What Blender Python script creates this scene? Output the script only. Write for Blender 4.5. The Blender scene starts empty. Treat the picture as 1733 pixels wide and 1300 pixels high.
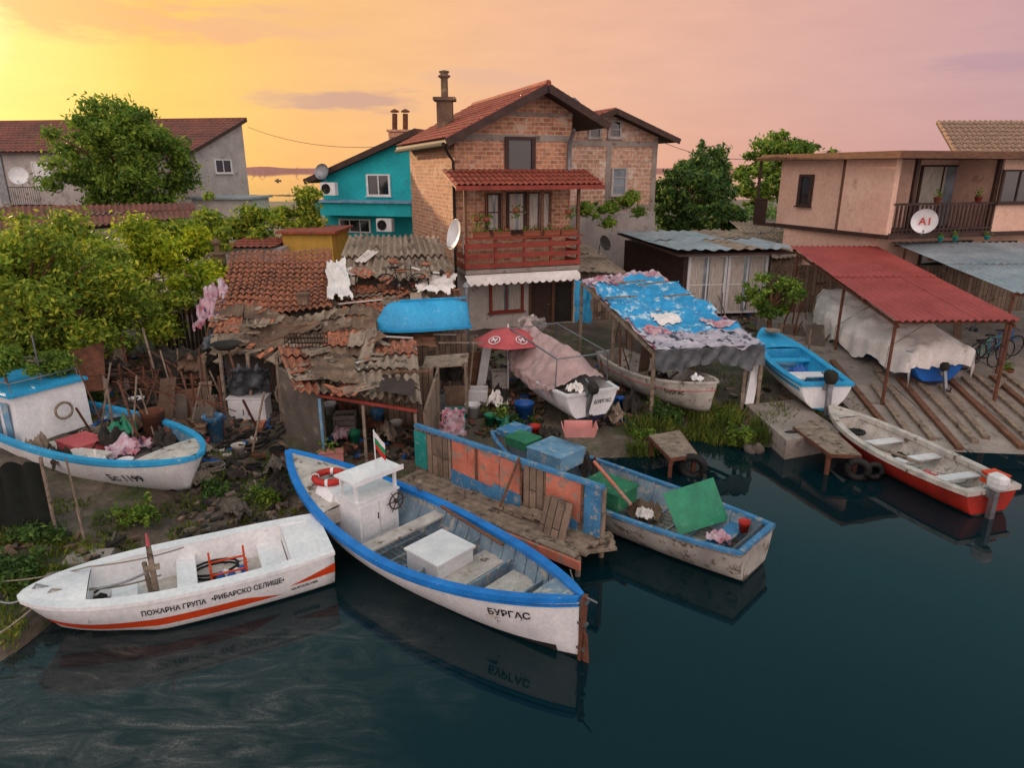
import bpy, bmesh, math, random
import numpy as np
from mathutils import Vector, Matrix, Euler, noise
R=random.Random(7); NR=np.random.RandomState(5)
SC=bpy.context.scene; C=SC.collection
H=6.5; FL=1155.; PI=math.pi
PT=math.radians(17.4); cp,sp=math.cos(PT),math.sin(PT)
V=Vector
def ray(px,py):
    u=(px-866.5)/FL; v=(650-py)/FL
    return V((u,cp+v*sp,-sp+v*cp))
def P(px,py,z=0):
    d=ray(px,py); return V((0,0,H))+d*((z-H)/d.z)
def Q(px,py,Y):
    d=ray(px,py); return V((0,0,H))+d*(Y/d.y)
def hx(s):
    s=s.lstrip('#'); c=[int(s[i:i+2],16)/255 for i in (0,2,4)]
    return tuple(x/12.92 if x<.04045 else ((x+.055)/1.055)**2.4 for x in c)+(1,)
# ------------------------------------------------------------ materials
def nmat(name):
    m=bpy.data.materials.new(name); m.use_nodes=True; nt=m.node_tree
    return m,nt,nt.nodes['Principled BSDF']
def ramp(nt,fac,stops):
    r=nt.nodes.new('ShaderNodeValToRGB'); e=r.color_ramp.elements
    while len(e)<len(stops): e.new(.5)
    for k,(p,c) in enumerate(stops):
        e[k].position=p; e[k].color=c
    nt.links.new(fac,r.inputs[0]); return r.outputs[0]
def mixc(nt,fac,a,b,mode='MIX'):
    n=nt.nodes.new('ShaderNodeMix'); n.data_type='RGBA'; n.blend_type=mode
    for s,x in ((0,fac),(6,a),(7,b)):
        if hasattr(x,'links') : nt.links.new(x,n.inputs[s])
        else: n.inputs[s].default_value=x
    return n.outputs[2]
def noi(nt,vec,sc,det=5,ro=.6,dist=0):
    n=nt.nodes.new('ShaderNodeTexNoise'); n.inputs['Scale'].default_value=sc; n.inputs['Detail'].default_value=det
    n.inputs['Roughness'].default_value=ro; n.inputs['Distortion'].default_value=dist
    nt.links.new(vec,n.inputs['Vector']); return n.outputs[0]
def vec(nt,coord='Object',st=None,rot=0):
    t=nt.nodes.new('ShaderNodeTexCoord').outputs[coord]
    if st or rot:
        mp=nt.nodes.new('ShaderNodeMapping'); mp.inputs['Scale'].default_value=st or (1,1,1); mp.inputs['Rotation'].default_value=(0,0,rot)
        nt.links.new(t,mp.inputs[0]); return mp.outputs[0]
    return t
def addbump(nt,b,h,strength,dist=.02):
    if strength<=0: return
    n=nt.nodes.new('ShaderNodeBump'); n.inputs['Strength'].default_value=strength; n.inputs['Distance'].default_value=dist
    nt.links.new(h,n.inputs['Height']); nt.links.new(n.outputs[0],b.inputs['Normal'])
def mat(name,c1,c2=None,sc=4,rough=.75,bump=.25,metal=0,c3=None,th=.6,sc3=6,st=None,spec=.35):
    m,nt,b=nmat(name); c1=hx(c1); c2=hx(c2) if c2 else tuple(x*.72 for x in c1[:3])+(1,)
    v=vec(nt,'Object',st); n=noi(nt,v,sc,5)
    c=ramp(nt,n,[(.32,c2),(.66,c1)])
    if c3:
        n3=noi(nt,v,sc3,7,.7)
        f=ramp(nt,n3,[(th-.02,(0,0,0,1)),(th+.03,(1,1,1,1))]); c=mixc(nt,f,c,hx(c3))
    n4=noi(nt,v,sc*9,3); c=mixc(nt,.35,c,ramp(nt,n4,[(.3,(.6,.6,.6,1)),(.65,(1.1,1.1,1.1,1))]),'MULTIPLY')
    nt.links.new(c,b.inputs['Base Color']); b.inputs['Roughness'].default_value=rough; b.inputs['Metallic'].default_value=metal
    b.inputs['Specular IOR Level'].default_value=spec
    addbump(nt,b,n4,bump); return m
def cells(name,c1,c2,cm,w,h,ms=.012,rough=.85,rot=0,off=.5,bump=.6,c3=None,th=.6,sc3=2.,nvar=.6):
    m,nt,b=nmat(name); v=vec(nt,'UV',None,rot)
    wob=nt.nodes.new('ShaderNodeVectorMath'); wob.operation='MULTIPLY_ADD'
    nn=nt.nodes.new('ShaderNodeTexNoise'); nn.inputs['Scale'].default_value=2.5; nt.links.new(v,nn.inputs['Vector'])
    nt.links.new(nn.outputs[1],wob.inputs[0]); wob.inputs[1].default_value=(.02,.02,0); nt.links.new(v,wob.inputs[2])
    t=nt.nodes.new('ShaderNodeTexBrick'); nt.links.new(wob.outputs[0],t.inputs[0]); t.offset=off
    t.inputs['Color1'].default_value=hx(c1); t.inputs['Color2'].default_value=hx(c2); t.inputs['Mortar'].default_value=hx(cm)
    t.inputs['Scale'].default_value=1; t.inputs['Mortar Size'].default_value=ms; t.inputs['Mortar Smooth'].default_value=.2
    t.inputs['Brick Width'].default_value=w; t.inputs['Row Height'].default_value=h; t.inputs['Bias'].default_value=0
    c=t.outputs[0]; n=noi(nt,v,6,7,.7)
    c=mixc(nt,nvar,c,ramp(nt,n,[(.3,(.5,.48,.46,1)),(.68,(1.25,1.2,1.15,1))]),'MULTIPLY')
    if c3:
        n3=noi(nt,v,sc3,7,.7); c=mixc(nt,ramp(nt,n3,[(th-.03,(0,0,0,1)),(th+.05,(1,1,1,1))]),c,hx(c3))
    nt.links.new(c,b.inputs['Base Color']); b.inputs['Roughness'].default_value=rough
    hh=nt.nodes.new('ShaderNodeMath'); hh.operation='SUBTRACT'; nt.links.new(n,hh.inputs[0]); nt.links.new(t.outputs[1],hh.inputs[1])
    addbump(nt,b,hh.outputs[0],bump,.02); return m
def leafmat(name,a,b_,c_):
    m,nt,b=nmat(name); g=nt.nodes.new('ShaderNodeNewGeometry'); 
    c=ramp(nt,g.outputs['Random Per Island'],[(0,hx(a)),(.5,hx(b_)),(1,hx(c_))])
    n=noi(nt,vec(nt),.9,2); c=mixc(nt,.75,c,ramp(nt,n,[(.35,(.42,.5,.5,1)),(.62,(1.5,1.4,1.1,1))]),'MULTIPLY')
    nt.links.new(c,b.inputs['Base Color']); b.inputs['Roughness'].default_value=.6; b.inputs['Specular IOR Level'].default_value=.25
    tr=nt.nodes.new('ShaderNodeBsdfTranslucent'); nt.links.new(c,tr.inputs[0])
    mx=nt.nodes.new('ShaderNodeMixShader'); mx.inputs[0].default_value=.4; nt.links.new(b.outputs[0],mx.inputs[1]); nt.links.new(tr.outputs[0],mx.inputs[2])
    nt.links.new(mx.outputs[0],nt.nodes['Material Output'].inputs[0]); return m
def glass(name,c='#1b2228',rough=.08):
    m,nt,b=nmat(name); n=noi(nt,vec(nt),1.5,3); nt.links.new(ramp(nt,n,[(.35,tuple(x*.5 for x in hx(c)[:3])+(1,)),(.65,hx(c))]),b.inputs['Base Color'])
    b.inputs['Roughness'].default_value=rough; b.inputs['Specular IOR Level'].default_value=.7; return m
m={}
m['white']=mat('white_boat_paint','#e2e3e3','#c8cbce',2,.45,.08,c3='#969189',th=.65,sc3=5)
m['whiteclean']=mat('white_gelcoat','#e4e6e5','#d0d4d7',1.5,.3,.03,c3='#a09b92',th=.68,sc3=4)
m['oldwhite']=mat('worn_white_paint','#c3bfb5','#94908a',3,.7,.3,c3='#5f5144',th=.6,sc3=5)
m['oldhull']=mat('weathered_grey_hull','#b0ada5','#8b8882',2.5,.75,.3,c3='#625a4f',th=.56,sc3=4)
m['blue']=mat('blue_gunwale_paint','#1f7ccc','#1668b2',3,.45,.12,c3='#6f95ae',th=.64,sc3=9)
m['fadedblue']=mat('faded_blue_paint','#437fa9','#2f6790',3,.7,.2,c3='#8a8f8c',th=.57,sc3=7)
m['innerblue']=mat('worn_grey_blue_lining','#8399a6','#5f7788',3,.7,.25,c3='#a5a298',th=.57,sc3=5)
m['paleblue']=mat('pale_blue_paint','#6f9cb8','#4f7c98',3,.6,.2,c3='#9aa09c',th=.58,sc3=6)
m['skyblue']=mat('sky_blue_paint','#2f9fcf','#2488b8',2,.5,.15,c3='#9fb8c0',th=.64,sc3=8)
m['teal']=mat('teal_plaster','#1fb0b6','#179aa2',1,.8,.1,c3='#2f8f95',th=.64,sc3=1.5)
m['bottom']=mat('dark_bottom_paint','#1c1f22','#2f2a26',4,.7,.3,c3='#4c443a',th=.6)
m['redhull']=mat('red_bottom_paint','#a32a1c','#7d2218',3,.6,.2,c3='#4c2a22',th=.63)
m['orange']=mat('orange_stripe_paint','#d0481c','#b53d18',3,.5,.05)
m['orangewood']=mat('faded_orange_board','#c97c66','#a9604b',2,.8,.25,c3='#8d7c70',th=.54,sc3=5)
m['greyboard']=cells('grey_boards','#8f8a82','#706a63','#2a2724',1.8,.14,.008,c3='#5a5047',th=.58)
m['greyboardv']=cells('weathered_upright_boards','#8a7867','#655649','#241f1b',1.8,.16,.01,rot=PI/2,c3='#463b32',th=.58)
m['deckblue']=cells('blue_grey_floorboards','#66757f','#515f69','#252b30',2.2,.1,.008,c3='#857f76',th=.57,sc3=4)
m['greenwood']=mat('green_painted_wood','#2c7a55','#1f5f43',3,.65,.2,c3='#5d7a62',th=.6)
m['brick']=cells('terracotta_block','#c28a68','#98644c','#b8ab99',.3,.14,.016,c3='#bba48f',th=.6,sc3=1.3,nvar=.85,rough=.9)
m['brick2']=cells('weathered_block','#c0987f','#a27b65','#bab0a3',.38,.2,.022,c3='#c2b5a6',th=.57,sc3=1.2,nvar=.85)
m['tiles']=cells('roof_tiles','#a8563f','#853f31','#4a2c22',.22,.32,.01,off=0,c3='#765546',th=.58,sc3=2)
m['oldtiles']=cells('old_roof_tiles','#b4704f','#84533f','#3a2a22',.21,.3,.012,off=0,c3='#6a5c4c',th=.58,sc3=2.5)
m['fartiles']=mat('far_brown_roof','#825044','#62433a',.8,.9,.3,c3='#52403a',th=.6,sc3=1.5)
m['sandtiles']=cells('sandy_clay_tiles','#a88870','#8a6c58','#5a473a',.3,.34,.012,off=0,c3='#8a7a68',th=.6,sc3=1)
m['asbestos']=mat('old_fibre_cement_sheet','#9d8e7c','#716456',1.2,.95,.5,c3='#4f453a',th=.57,sc3=2.5)
m['felt']=mat('brown_roofing_felt','#78634f','#52443a',1.5,.95,.6,c3='#8c7966',th=.6,sc3=3)
m['redmetal']=mat('red_sheet_metal','#a34b46','#8c3c38',1,.6,.1,c3='#7a5048',th=.63,sc3=2)
m['greymetal']=mat('galvanised_sheet','#9fa9ae','#7f8c94',1,.5,.1,.2,c3='#8a8078',th=.6,sc3=3)
m['rust']=mat('rusty_iron','#6e4432','#4a3024',6,.9,.4)
m['steel']=mat('grey_steel','#8a8e92','#6f7276',5,.45,.1,.7)
m['dark']=mat('dark_grime','#2c2a26','#1b1a15',3,.9,.3)
m['black']=mat('black_rubber','#1a1a1b','#101011',5,.7,.2)
m['wood']=mat('brown_timber','#75533e','#50382a',4,.8,.3,st=(1,1,4))
m['oldwood']=mat('grey_driftwood','#918271','#655a4e',5,.9,.4,c3='#494037',th=.58)
m['darkwood']=mat('dark_stained_timber','#44302a','#30211c',4,.7,.2)
m['redwood']=mat('red_brown_painted_rail','#8f3c2e','#702d23',3,.6,.15)
m['plasterg']=mat('grey_plaster','#aea8a2','#969190',.8,.95,.2,c3='#86807a',th=.6,sc3=1.2)
m['plasterw']=mat('whitewashed_wall','#c8c3bc','#aea8a0',1,.9,.2,c3='#8c8379',th=.6,sc3=1.7)
m['pink']=mat('peach_render','#dab7a3','#cba490',.7,.9,.08,c3='#b99585',th=.64,sc3=1)
m['yellow']=mat('yellow_wall_paint','#c9a24a','#b08c3c',2,.85,.1)
m['concrete']=mat('concrete','#989087','#78716a',1.,.95,.4,c3='#655e56',th=.6,sc3=3.5)
m['stone']=mat('dark_wet_stone','#6a635a','#48423b',3,.85,.5,c3='#35302a',th=.55,sc3=4)
m['feltwall']=mat('tarred_felt_wall','#675f57','#47413b',1.5,.95,.7,c3='#7a7064',th=.6,sc3=3)
m['glass']=glass('window_glass'); m['glassl']=glass('pale_curtained_glass','#8a98a2',.12)
m['curtain']=mat('lace_curtain','#c5beb4','#979187',7,.9,.2,st=(4,4,.4))
m['tarpw']=mat('off_white_tarpaulin','#dfdcd8','#c5c2bc',1.2,.6,.25,c3='#a5a29b',th=.66,sc3=2)
m['tarpb']=mat('blue_tarpaulin','#3399cc','#2484b8',1.2,.5,.3,c3='#a8c8d8',th=.56,sc3=2.2)
m['tarpg']=mat('grey_plastic_drape','#5a6064','#2c3033',3,.45,.4)
m['tarpp']=mat('mauve_boat_cover','#b19a97','#917b79',2,.85,.3)
m['print']=mat('printed_banner_sheet','#bab5bd','#8f8a98',3,.6,.2,c3='#33333f',th=.55,sc3=3.5)
m['print2']=mat('red_print_patches','#a04c5a','#c4bfc8',3.4,.6,.2,c3='#2c3650',th=.58,sc3=4)
m['red']=mat('red_paint','#b52c22','#962218',3,.5,.08)
m['umb']=mat('faded_red_canvas','#b8585a','#a0464a',2,.8,.1)
m['tub']=mat('pink_plastic','#c78a84','#b07670',3,.5,.05)
m['bluep']=mat('blue_plastic','#1f5fae','#184c8e',3,.4,.05)
m['greenp']=mat('green_plastic','#23835f','#1a6b4f',3,.5,.1,c3='#4f8f78',th=.64,sc3=5)
m['whitep']=mat('white_plastic','#d8dada','#c2c5c6',3,.4,.04)
m['brownp']=mat('terracotta_pot','#8e4f38','#73402e',4,.8,.1)
m['text']=mat('black_lettering','#0c0d10','#08090a',3,.6,0)
m['textb']=mat('navy_lettering','#0f1b3c','#0b142c',3,.6,0)
m['net']=mat('dark_fishing_net','#3f3b35','#252320',9,.95,.9)
m['netg']=mat('dark_green_shade_net','#1b221c','#111613',9,.95,.9)
m['rope']=mat('rope','#958c7c','#6e665b',12,.9,.4)
m['teald']=mat('turquoise_paint','#1f8f86','#187a74',3,.6,.2,c3='#6b8f88',th=.6)
m['flagw']=mat('flag_white','#d8d8d8','#c6c6c6',3,.8,0); m['flagg']=mat('flag_green','#1c8a5a','#167048',3,.8,0)
m['leafY']=leafmat('yellow_green_leaf','#6c8a20','#97ac2a','#c2c436')
m['leafG']=leafmat('green_leaf','#48672c','#608132','#8a9e3e')
m['leafD']=leafmat('dark_green_leaf','#2f4b2a','#426432','#5e7a3a')
m['leafS']=leafmat('sunlit_shrub_leaf','#55762c','#7c9434','#b0b240')
m['grass']=leafmat('grass_blade','#465e2c','#60752e','#828240')
m['flower']=mat('pink_petals','#b03a50','#8e2a40',5,.7,0)
# ------------------------------------------------------------ mesh builder
WM={}
class MB:
    def __init__(s): s.v=[];s.f=[];s.m=[];s.sm=[]
    def add(s,vs,fs,mi=0,sm=False):
        o=len(s.v); s.v+=[V(p) for p in vs]
        for f in fs: s.f.append([i+o for i in f]); s.m.append(mi); s.sm.append(sm)
        return s
    def obox(s,c,x,y,z,mi=0):
        c,x,y,z=V(c),V(x),V(y),V(z)
        vs=[c+x*a+y*b+z*d for d in(-1,1) for b in(-1,1) for a in(-1,1)]
        return s.add(vs,[(0,2,3,1),(4,5,7,6),(0,1,5,4),(2,6,7,3),(0,4,6,2),(1,3,7,5)],mi)
    def box(s,a,b,mi=0):
        a,b=V(a),V(b); c=(a+b)/2; h=(b-a)/2
        return s.obox(c,(h.x,0,0),(0,h.y,0),(0,0,h.z),mi)
    def beam(s,p,q,w=.06,h=None,mi=0):
        p,q=V(p),V(q); d=q-p; L=d.length
        if L<1e-5: return s
        d/=L; h=h or w; up=V((0,0,1)) if abs(d.z)<.95 else V((0,1,0))
        x=d.cross(up).normalized(); y=x.cross(d).normalized()
        return s.obox((p+q)/2,x*w/2,d*L/2,y*h/2,mi)
    def tube(s,pts,r,n=7,mi=0,closed=False):
        pts=[V(p) for p in pts]; N=len(pts); vs=[];fs=[]
        rr=r if isinstance(r,(list,tuple)) else [r]*N
        for i,p in enumerate(pts):
            if closed: d=pts[(i+1)%N]-pts[i-1]
            else: d=pts[min(i+1,N-1)]-pts[max(i-1,0)]
            d=d.normalized() if d.length>1e-6 else V((0,0,1))
            up=V((0,0,1)) if abs(d.z)<.9 else V((1,0,0))
            x=d.cross(up).normalized(); y=d.cross(x).normalized()
            for k in range(n):
                a=2*PI*k/n; vs.append(p+(x*math.cos(a)+y*math.sin(a))*rr[i])
        for i in range(N if closed else N-1):
            j=(i+1)%N
            for k in range(n):
                l=(k+1)%n; fs.append((i*n+k,i*n+l,j*n+l,j*n+k))
        s.add(vs,fs,mi,True)
        if not closed: s.add(vs[:n],[tuple(range(n))],mi); s.add(vs[-n:],[tuple(range(n))],mi)
        return s
    def lathe(s,c,prof,n=16,mi=0,ax=None):
        c=V(c); q=V((0,0,1)).rotation_difference(V(ax)) if ax else None; vs=[];fs=[]
        for r,z in prof:
            for k in range(n):
                a=2*PI*k/n; p=V((r*math.cos(a),r*math.sin(a),z))
                if q: p=q@p
                vs.append(c+p)
        for i in range(len(prof)-1):
            for k in range(n):
                l=(k+1)%n; fs.append((i*n+k,i*n+l,(i+1)*n+l,(i+1)*n+k))
        return s.add(vs,fs,mi,True)
    def prism(s,pts,ext,mi=0,ms=None):
        pts=[V(p) for p in pts]; e=V(ext); n=len(pts); ms=mi if ms is None else ms
        s.add(pts+[p+e for p in pts],[tuple(range(n)),tuple(range(2*n-1,n-1,-1))],mi)
        for i in range(n):
            j=(i+1)%n; s.add([pts[i],pts[j],pts[j]+e,pts[i]+e],[(0,1,2,3)],ms)
        return s
    def fp(s,pts,z0,z1,mi=0):
        return s.prism([(p[0],p[1],z0) for p in pts],(0,0,z1-z0),mi)
    def quad(s,a,b,c,d,mi=0,sm=False): return s.add([a,b,c,d],[(0,1,2,3)],mi,sm)
    def patch(s,p00,p10,p11,p01,nu,nv,fn=None,mi=0,sm=True,mask=None):
        p00,p10,p11,p01=map(V,(p00,p10,p11,p01)); n=(p10-p00).cross(p01-p00).normalized()
        if n.z<0: n=-n
        vs=[]
        for j in range(nv+1):
            b=j/nv
            for i in range(nu+1):
                a=i/nu; p=(p00*(1-a)+p10*a)*(1-b)+(p01*(1-a)+p11*a)*b
                if fn: p=p+n*fn(a,b)
                vs.append(p)
        return s.add(vs,[(j*(nu+1)+i,j*(nu+1)+i+1,(j+1)*(nu+1)+i+1,(j+1)*(nu+1)+i) for j in range(nv) for i in range(nu) if not mask or mask((i+.5)/nu,(j+.5)/nv)],mi,sm)
    def wave(s,p00,p10,p11,p01,period=.18,amp=.025,rows=1,step=.03,mi=0,na=1,jit=0,tile=False,rag=0,gap=0):
        # corrugated or tiled roof covering; u across the waves, v up the slope; rows overlap
        p00,p10,p11,p01=map(V,(p00,p10,p11,p01)); L=((p10-p00).length+(p11-p01).length)/2
        def bl(a,b): return (p00*(1-a)+p10*a)*(1-b)+(p01*(1-a)+p11*a)*b
        for r in range(rows):
            for c in range(na):
                if gap and R.random()<gap: continue
                a0,a1=c/na,(c+1)/na+(.1/na if jit>.05 else 0); b0,b1=r/rows,(r+1)/rows+.12/rows
                if r==0 and rag: b0+=R.uniform(0,rag)/rows
                dj=[R.uniform(-jit,jit) for _ in range(4)]; sh=R.uniform(-jit,jit)*.5; sk=R.uniform(-jit,jit)*.12
                k=max(2,int(L/na/period*6)); mm=R.choice(mi) if isinstance(mi,list) else mi
                def f(a,b):
                    aa=a0+(a1-a0)*a; w=(abs(math.sin(PI*aa*L/period))*2-1) if tile else math.sin(2*PI*aa*L/period)
                    return amp*w+(1-b)*step+(dj[0]*(1-a)+dj[1]*a)*(1-b)+(dj[2]*(1-a)+dj[3]*a)*b
                s.patch(bl(a0+sk,b0+sh*.3),bl(a1+sk,b0+sh*.3+sk),bl(min(a1,1.03),min(b1,1.02)),bl(a0,min(b1,1.02)),k,1,f,mm)
        return s
    def warp(s,amp,sc=.7,seed=0):
        for v in s.v: v.z+=amp*noise.noise(V((v.x*sc,v.y*sc,seed)))
        return s
    def build(s,name,mats,parent=None,local=False,norm=True):
        if not isinstance(mats,(list,tuple)): mats=[mats]
        vs=s.v; me=bpy.data.meshes.new(name)
        uv=[]
        for f in s.f:
            a,b,c=vs[f[0]],vs[f[1]],vs[f[2]]; n=(b-a).cross(c-b)
            if n.length<1e-9: n=V((0,0,1))
            n.normalize()
            if n.z<-.001: n=-n
            t1=V((0,0,1)).cross(n); t1=t1.normalized() if t1.length>.05 else V((1,0,0))
            if (t1.x<0 and abs(t1.x)>abs(t1.y)) or (t1.y<0 and abs(t1.y)>=abs(t1.x)): t1=-t1
            t2=n.cross(t1)
            for i in f: uv+=[vs[i].dot(t1),vs[i].dot(t2)]
        if parent:
            if local: pts=vs
            else:
                inv=WM[parent.name].inverted(); pts=[inv@v for v in vs]
            org=V((0,0,0))
        else:
            xs=[v.x for v in vs]; ys=[v.y for v in vs]; org=V(((min(xs)+max(xs))/2,(min(ys)+max(ys))/2,min(v.z for v in vs)))
            pts=[v-org for v in vs]
        me.from_pydata([tuple(p) for p in pts],[],s.f)
        l=me.uv_layers.new(name='UVMap'); l.data.foreach_set('uv',uv)
        me.polygons.foreach_set('use_smooth',s.sm); me.polygons.foreach_set('material_index',s.m)
        for mm in mats: me.materials.append(mm)
        if norm:
            bm=bmesh.new(); bm.from_mesh(me); bmesh.ops.recalc_face_normals(bm,faces=bm.faces); bm.to_mesh(me); bm.free()
        o=bpy.data.objects.new(name,me); C.objects.link(o)
        if parent: o.parent=parent; WM[o.name]=WM[parent.name]
        else: o.location=org; WM[o.name]=Matrix.Translation(org)
        return o
def tag(o,label,cat,group=None,kind=None):
    if label: o['label']=label
    if cat: o['category']=cat
    if group: o['group']=group
    if kind: o['kind']=kind
    return o
def thing(name,label,cat,loc=(0,0,0),rz=0,group=None,rx=0,ry=0):
    o=bpy.data.objects.new(name,None); C.objects.link(o); o.empty_display_size=.2
    o.location=loc; o.rotation_euler=(rx,ry,rz); WM[o.name]=Matrix.Translation(V(loc))@Euler((rx,ry,rz)).to_matrix().to_4x4()
    return tag(o,label,cat,group)
def struct(o): o['kind']='structure'; return o
def text2d(txt,size,bold=.018):
    cu=bpy.data.curves.new('t','FONT'); cu.body=txt; cu.size=size; cu.resolution_u=3; cu.offset=size*bold
    ob=bpy.data.objects.new('t',cu); C.objects.link(ob); dg=bpy.context.evaluated_depsgraph_get(); dg.update()
    me=bpy.data.meshes.new_from_object(ob.evaluated_get(dg))
    vs=[tuple(v.co) for v in me.vertices]; fs=[tuple(p.vertices) for p in me.polygons]
    bpy.data.objects.remove(ob); bpy.data.curves.remove(cu); bpy.data.meshes.remove(me)
    return vs,fs
def text_plane(name,txt,size,o,u,v,mt,parent,center=True):
    vs,fs=text2d(txt,size); u,v,o=V(u).normalized(),V(v).normalized(),V(o)
    cx=(max(a[0] for a in vs)+min(a[0] for a in vs))/2 if center else 0; cy=(max(a[1] for a in vs)+min(a[1] for a in vs))/2 if center else 0
    return MB().add([o+u*(a[0]-cx)+v*(a[1]-cy) for a in vs],fs).build(name,mt,parent,norm=False)
# ------------------------------------------------------------ terrain
SH=[(-400,-20),(-14,2.5),(-9,5.2)]+[tuple(P(a,b,0).xy) for a,b in [(0,1130),(130,1010),(400,905),(690,830),(1060,772),(1170,748),(1300,755),(1560,757),(1733,765)]]+[(17,15.2),(400,-5)]
def Ys(x):
    for (a,b),(c,d) in zip(SH,SH[1:]):
        if a<=x<=c: return b+(d-b)*(x-a)/(c-a)
    return 0
def interp(d,t):
    if d<=t[0][0]: return t[0][1]
    for (a,b),(c,e) in zip(t,t[1:]):
        if d<=c: return b+(e-b)*(d-a)/(c-a)
    return t[-1][1]
def hgt(x,y):
    d=y-Ys(x)+.35*noise.noise(V((x*.7,y*.7,3)))
    h=interp(d,[(-3,-1.2),(0,-.02),(.5,.16),(3,.34),(8,.8),(20,1.15),(60,1.3)])
    if x>8.7: h=min(h,.15*(y-Ys(x))-.12)
    if h>0: h+=.05*noise.noise(V((x*1.8,y*1.8,0)))+.03*noise.noise(V((x*6,y*6,0)))
    e=y-(128+12*noise.noise(V((x*.03,0,9))))
    if e>0: h=min(h,1.2-e*.25)
    return max(h,-1.5)
def G(px,py,dz=0):
    z=.5
    for _ in range(4): p=P(px,py,z); z=hgt(p.x,p.y)
    return P(px,py,z)+V((0,0,dz))
def axis(segs):
    o=[]
    for a,b,s in segs:
        n=int(round((b-a)/s)); o+=[a+(b-a)*i/n for i in range(n)]
    return o+[segs[-1][1]]
xs=axis([(-220,-60,8),(-60,-18,2),(-18,20,.25),(20,60,2),(60,240,10)]); ys=axis([(1,26,.25),(26,60,1.5),(60,160,4)])
t=MB(); nx=len(xs)
t.add([(x,y,hgt(x,y)) for y in ys for x in xs],[(j*nx+i,j*nx+i+1,(j+1)*nx+i+1,(j+1)*nx+i) for j in range(len(ys)-1) for i in range(nx-1)],0,True)
g,nt,b=nmat('muddy_shore_ground'); v=vec(nt); n1=noi(nt,v,.8,7,.7); n2=noi(nt,v,7,7,.75)
c=ramp(nt,n1,[(.3,hx('#3c362f')),(.5,hx('#60574c')),(.62,hx('#7a7063'))]); c=mixc(nt,ramp(nt,noi(nt,v,.5,6,.7),[(.5,(0,0,0,1)),(.6,(1,1,1,1))]),c,hx('#424e2b'))
c=mixc(nt,.7,c,ramp(nt,n2,[(.3,(.35,.35,.35,1)),(.7,(1.35,1.32,1.3,1))]),'MULTIPLY')
nt.links.new(c,b.inputs['Base Color']); b.inputs['Roughness'].default_value=.9; addbump(nt,b,n2,.9,.08)
o=struct(t.build('ground',g)); 
# water
w,nt,b=nmat('harbour_water'); v=vec(nt,'Object')
geo=nt.nodes.new('ShaderNodeNewGeometry').outputs['Position']
n1=noi(nt,geo,1.3,3,.5)
addbump(nt,b,n1,.05,.025)
sep=nt.nodes.new('ShaderNodeSeparateXYZ'); nt.links.new(geo,sep.inputs[0])
def mth(nt,op,a,b_=0,c_=None,cl=False):
    n=nt.nodes.new('ShaderNodeMath'); n.operation=op; n.use_clamp=cl
    for k,x in enumerate((a,b_,c_)):
        if x is None: continue
        if hasattr(x,'links'): nt.links.new(x,n.inputs[k])
        else: n.inputs[k].default_value=x
    return n.outputs[0]
# oily floating film near the left bank
big=noi(nt,geo,.5,4,.6); mk=mth(nt,'MULTIPLY_ADD',sep.outputs[0],-.3,-.85); mk=mth(nt,'ADD',mk,mth(nt,'MULTIPLY',big,1.3)); mk2=mth(nt,'MULTIPLY_ADD',sep.outputs[1],-.3,2.9)
mk=mth(nt,'MINIMUM',mk,mk2,None); mk=mth(nt,'MINIMUM',mth(nt,'MAXIMUM',mk,0),1)
mp=nt.nodes.new('ShaderNodeMapping'); mp.inputs['Rotation'].default_value=(0,0,-.85); mp.inputs['Scale'].default_value=(.8,2.6,1); nt.links.new(geo,mp.inputs[0])
s1=noi(nt,mp.outputs[0],1.0,12,.72,1.8); s1=ramp(nt,s1,[(.4,(0,0,0,1)),(.55,(.3,.3,.3,1)),(.68,(1,1,1,1))])
s2=noi(nt,geo,34,6,.85); s2=ramp(nt,s2,[(.38,(.15,.15,.15,1)),(.62,(1,1,1,1))])
sm=mth(nt,'MULTIPLY',mth(nt,'MULTIPLY',s1,mk),s2)
c=mixc(nt,mth(nt,'MULTIPLY',mk,.55),hx('#051d22'),hx('#282826')); c=mixc(nt,mth(nt,'MULTIPLY',sm,.7),c,hx('#8c8883'))
nt.links.new(c,b.inputs['Base Color']); nt.links.new(mth(nt,'MULTIPLY_ADD',sm,.3,mth(nt,'MULTIPLY_ADD',mk,.08,.02)),b.inputs['Roughness']); b.inputs['IOR'].default_value=1.33
t=MB(); t.quad((-4000,-60,0),(4000,-60,0),(4000,7000,0),(-4000,7000,0)); struct(t.build('water',w))
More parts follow.
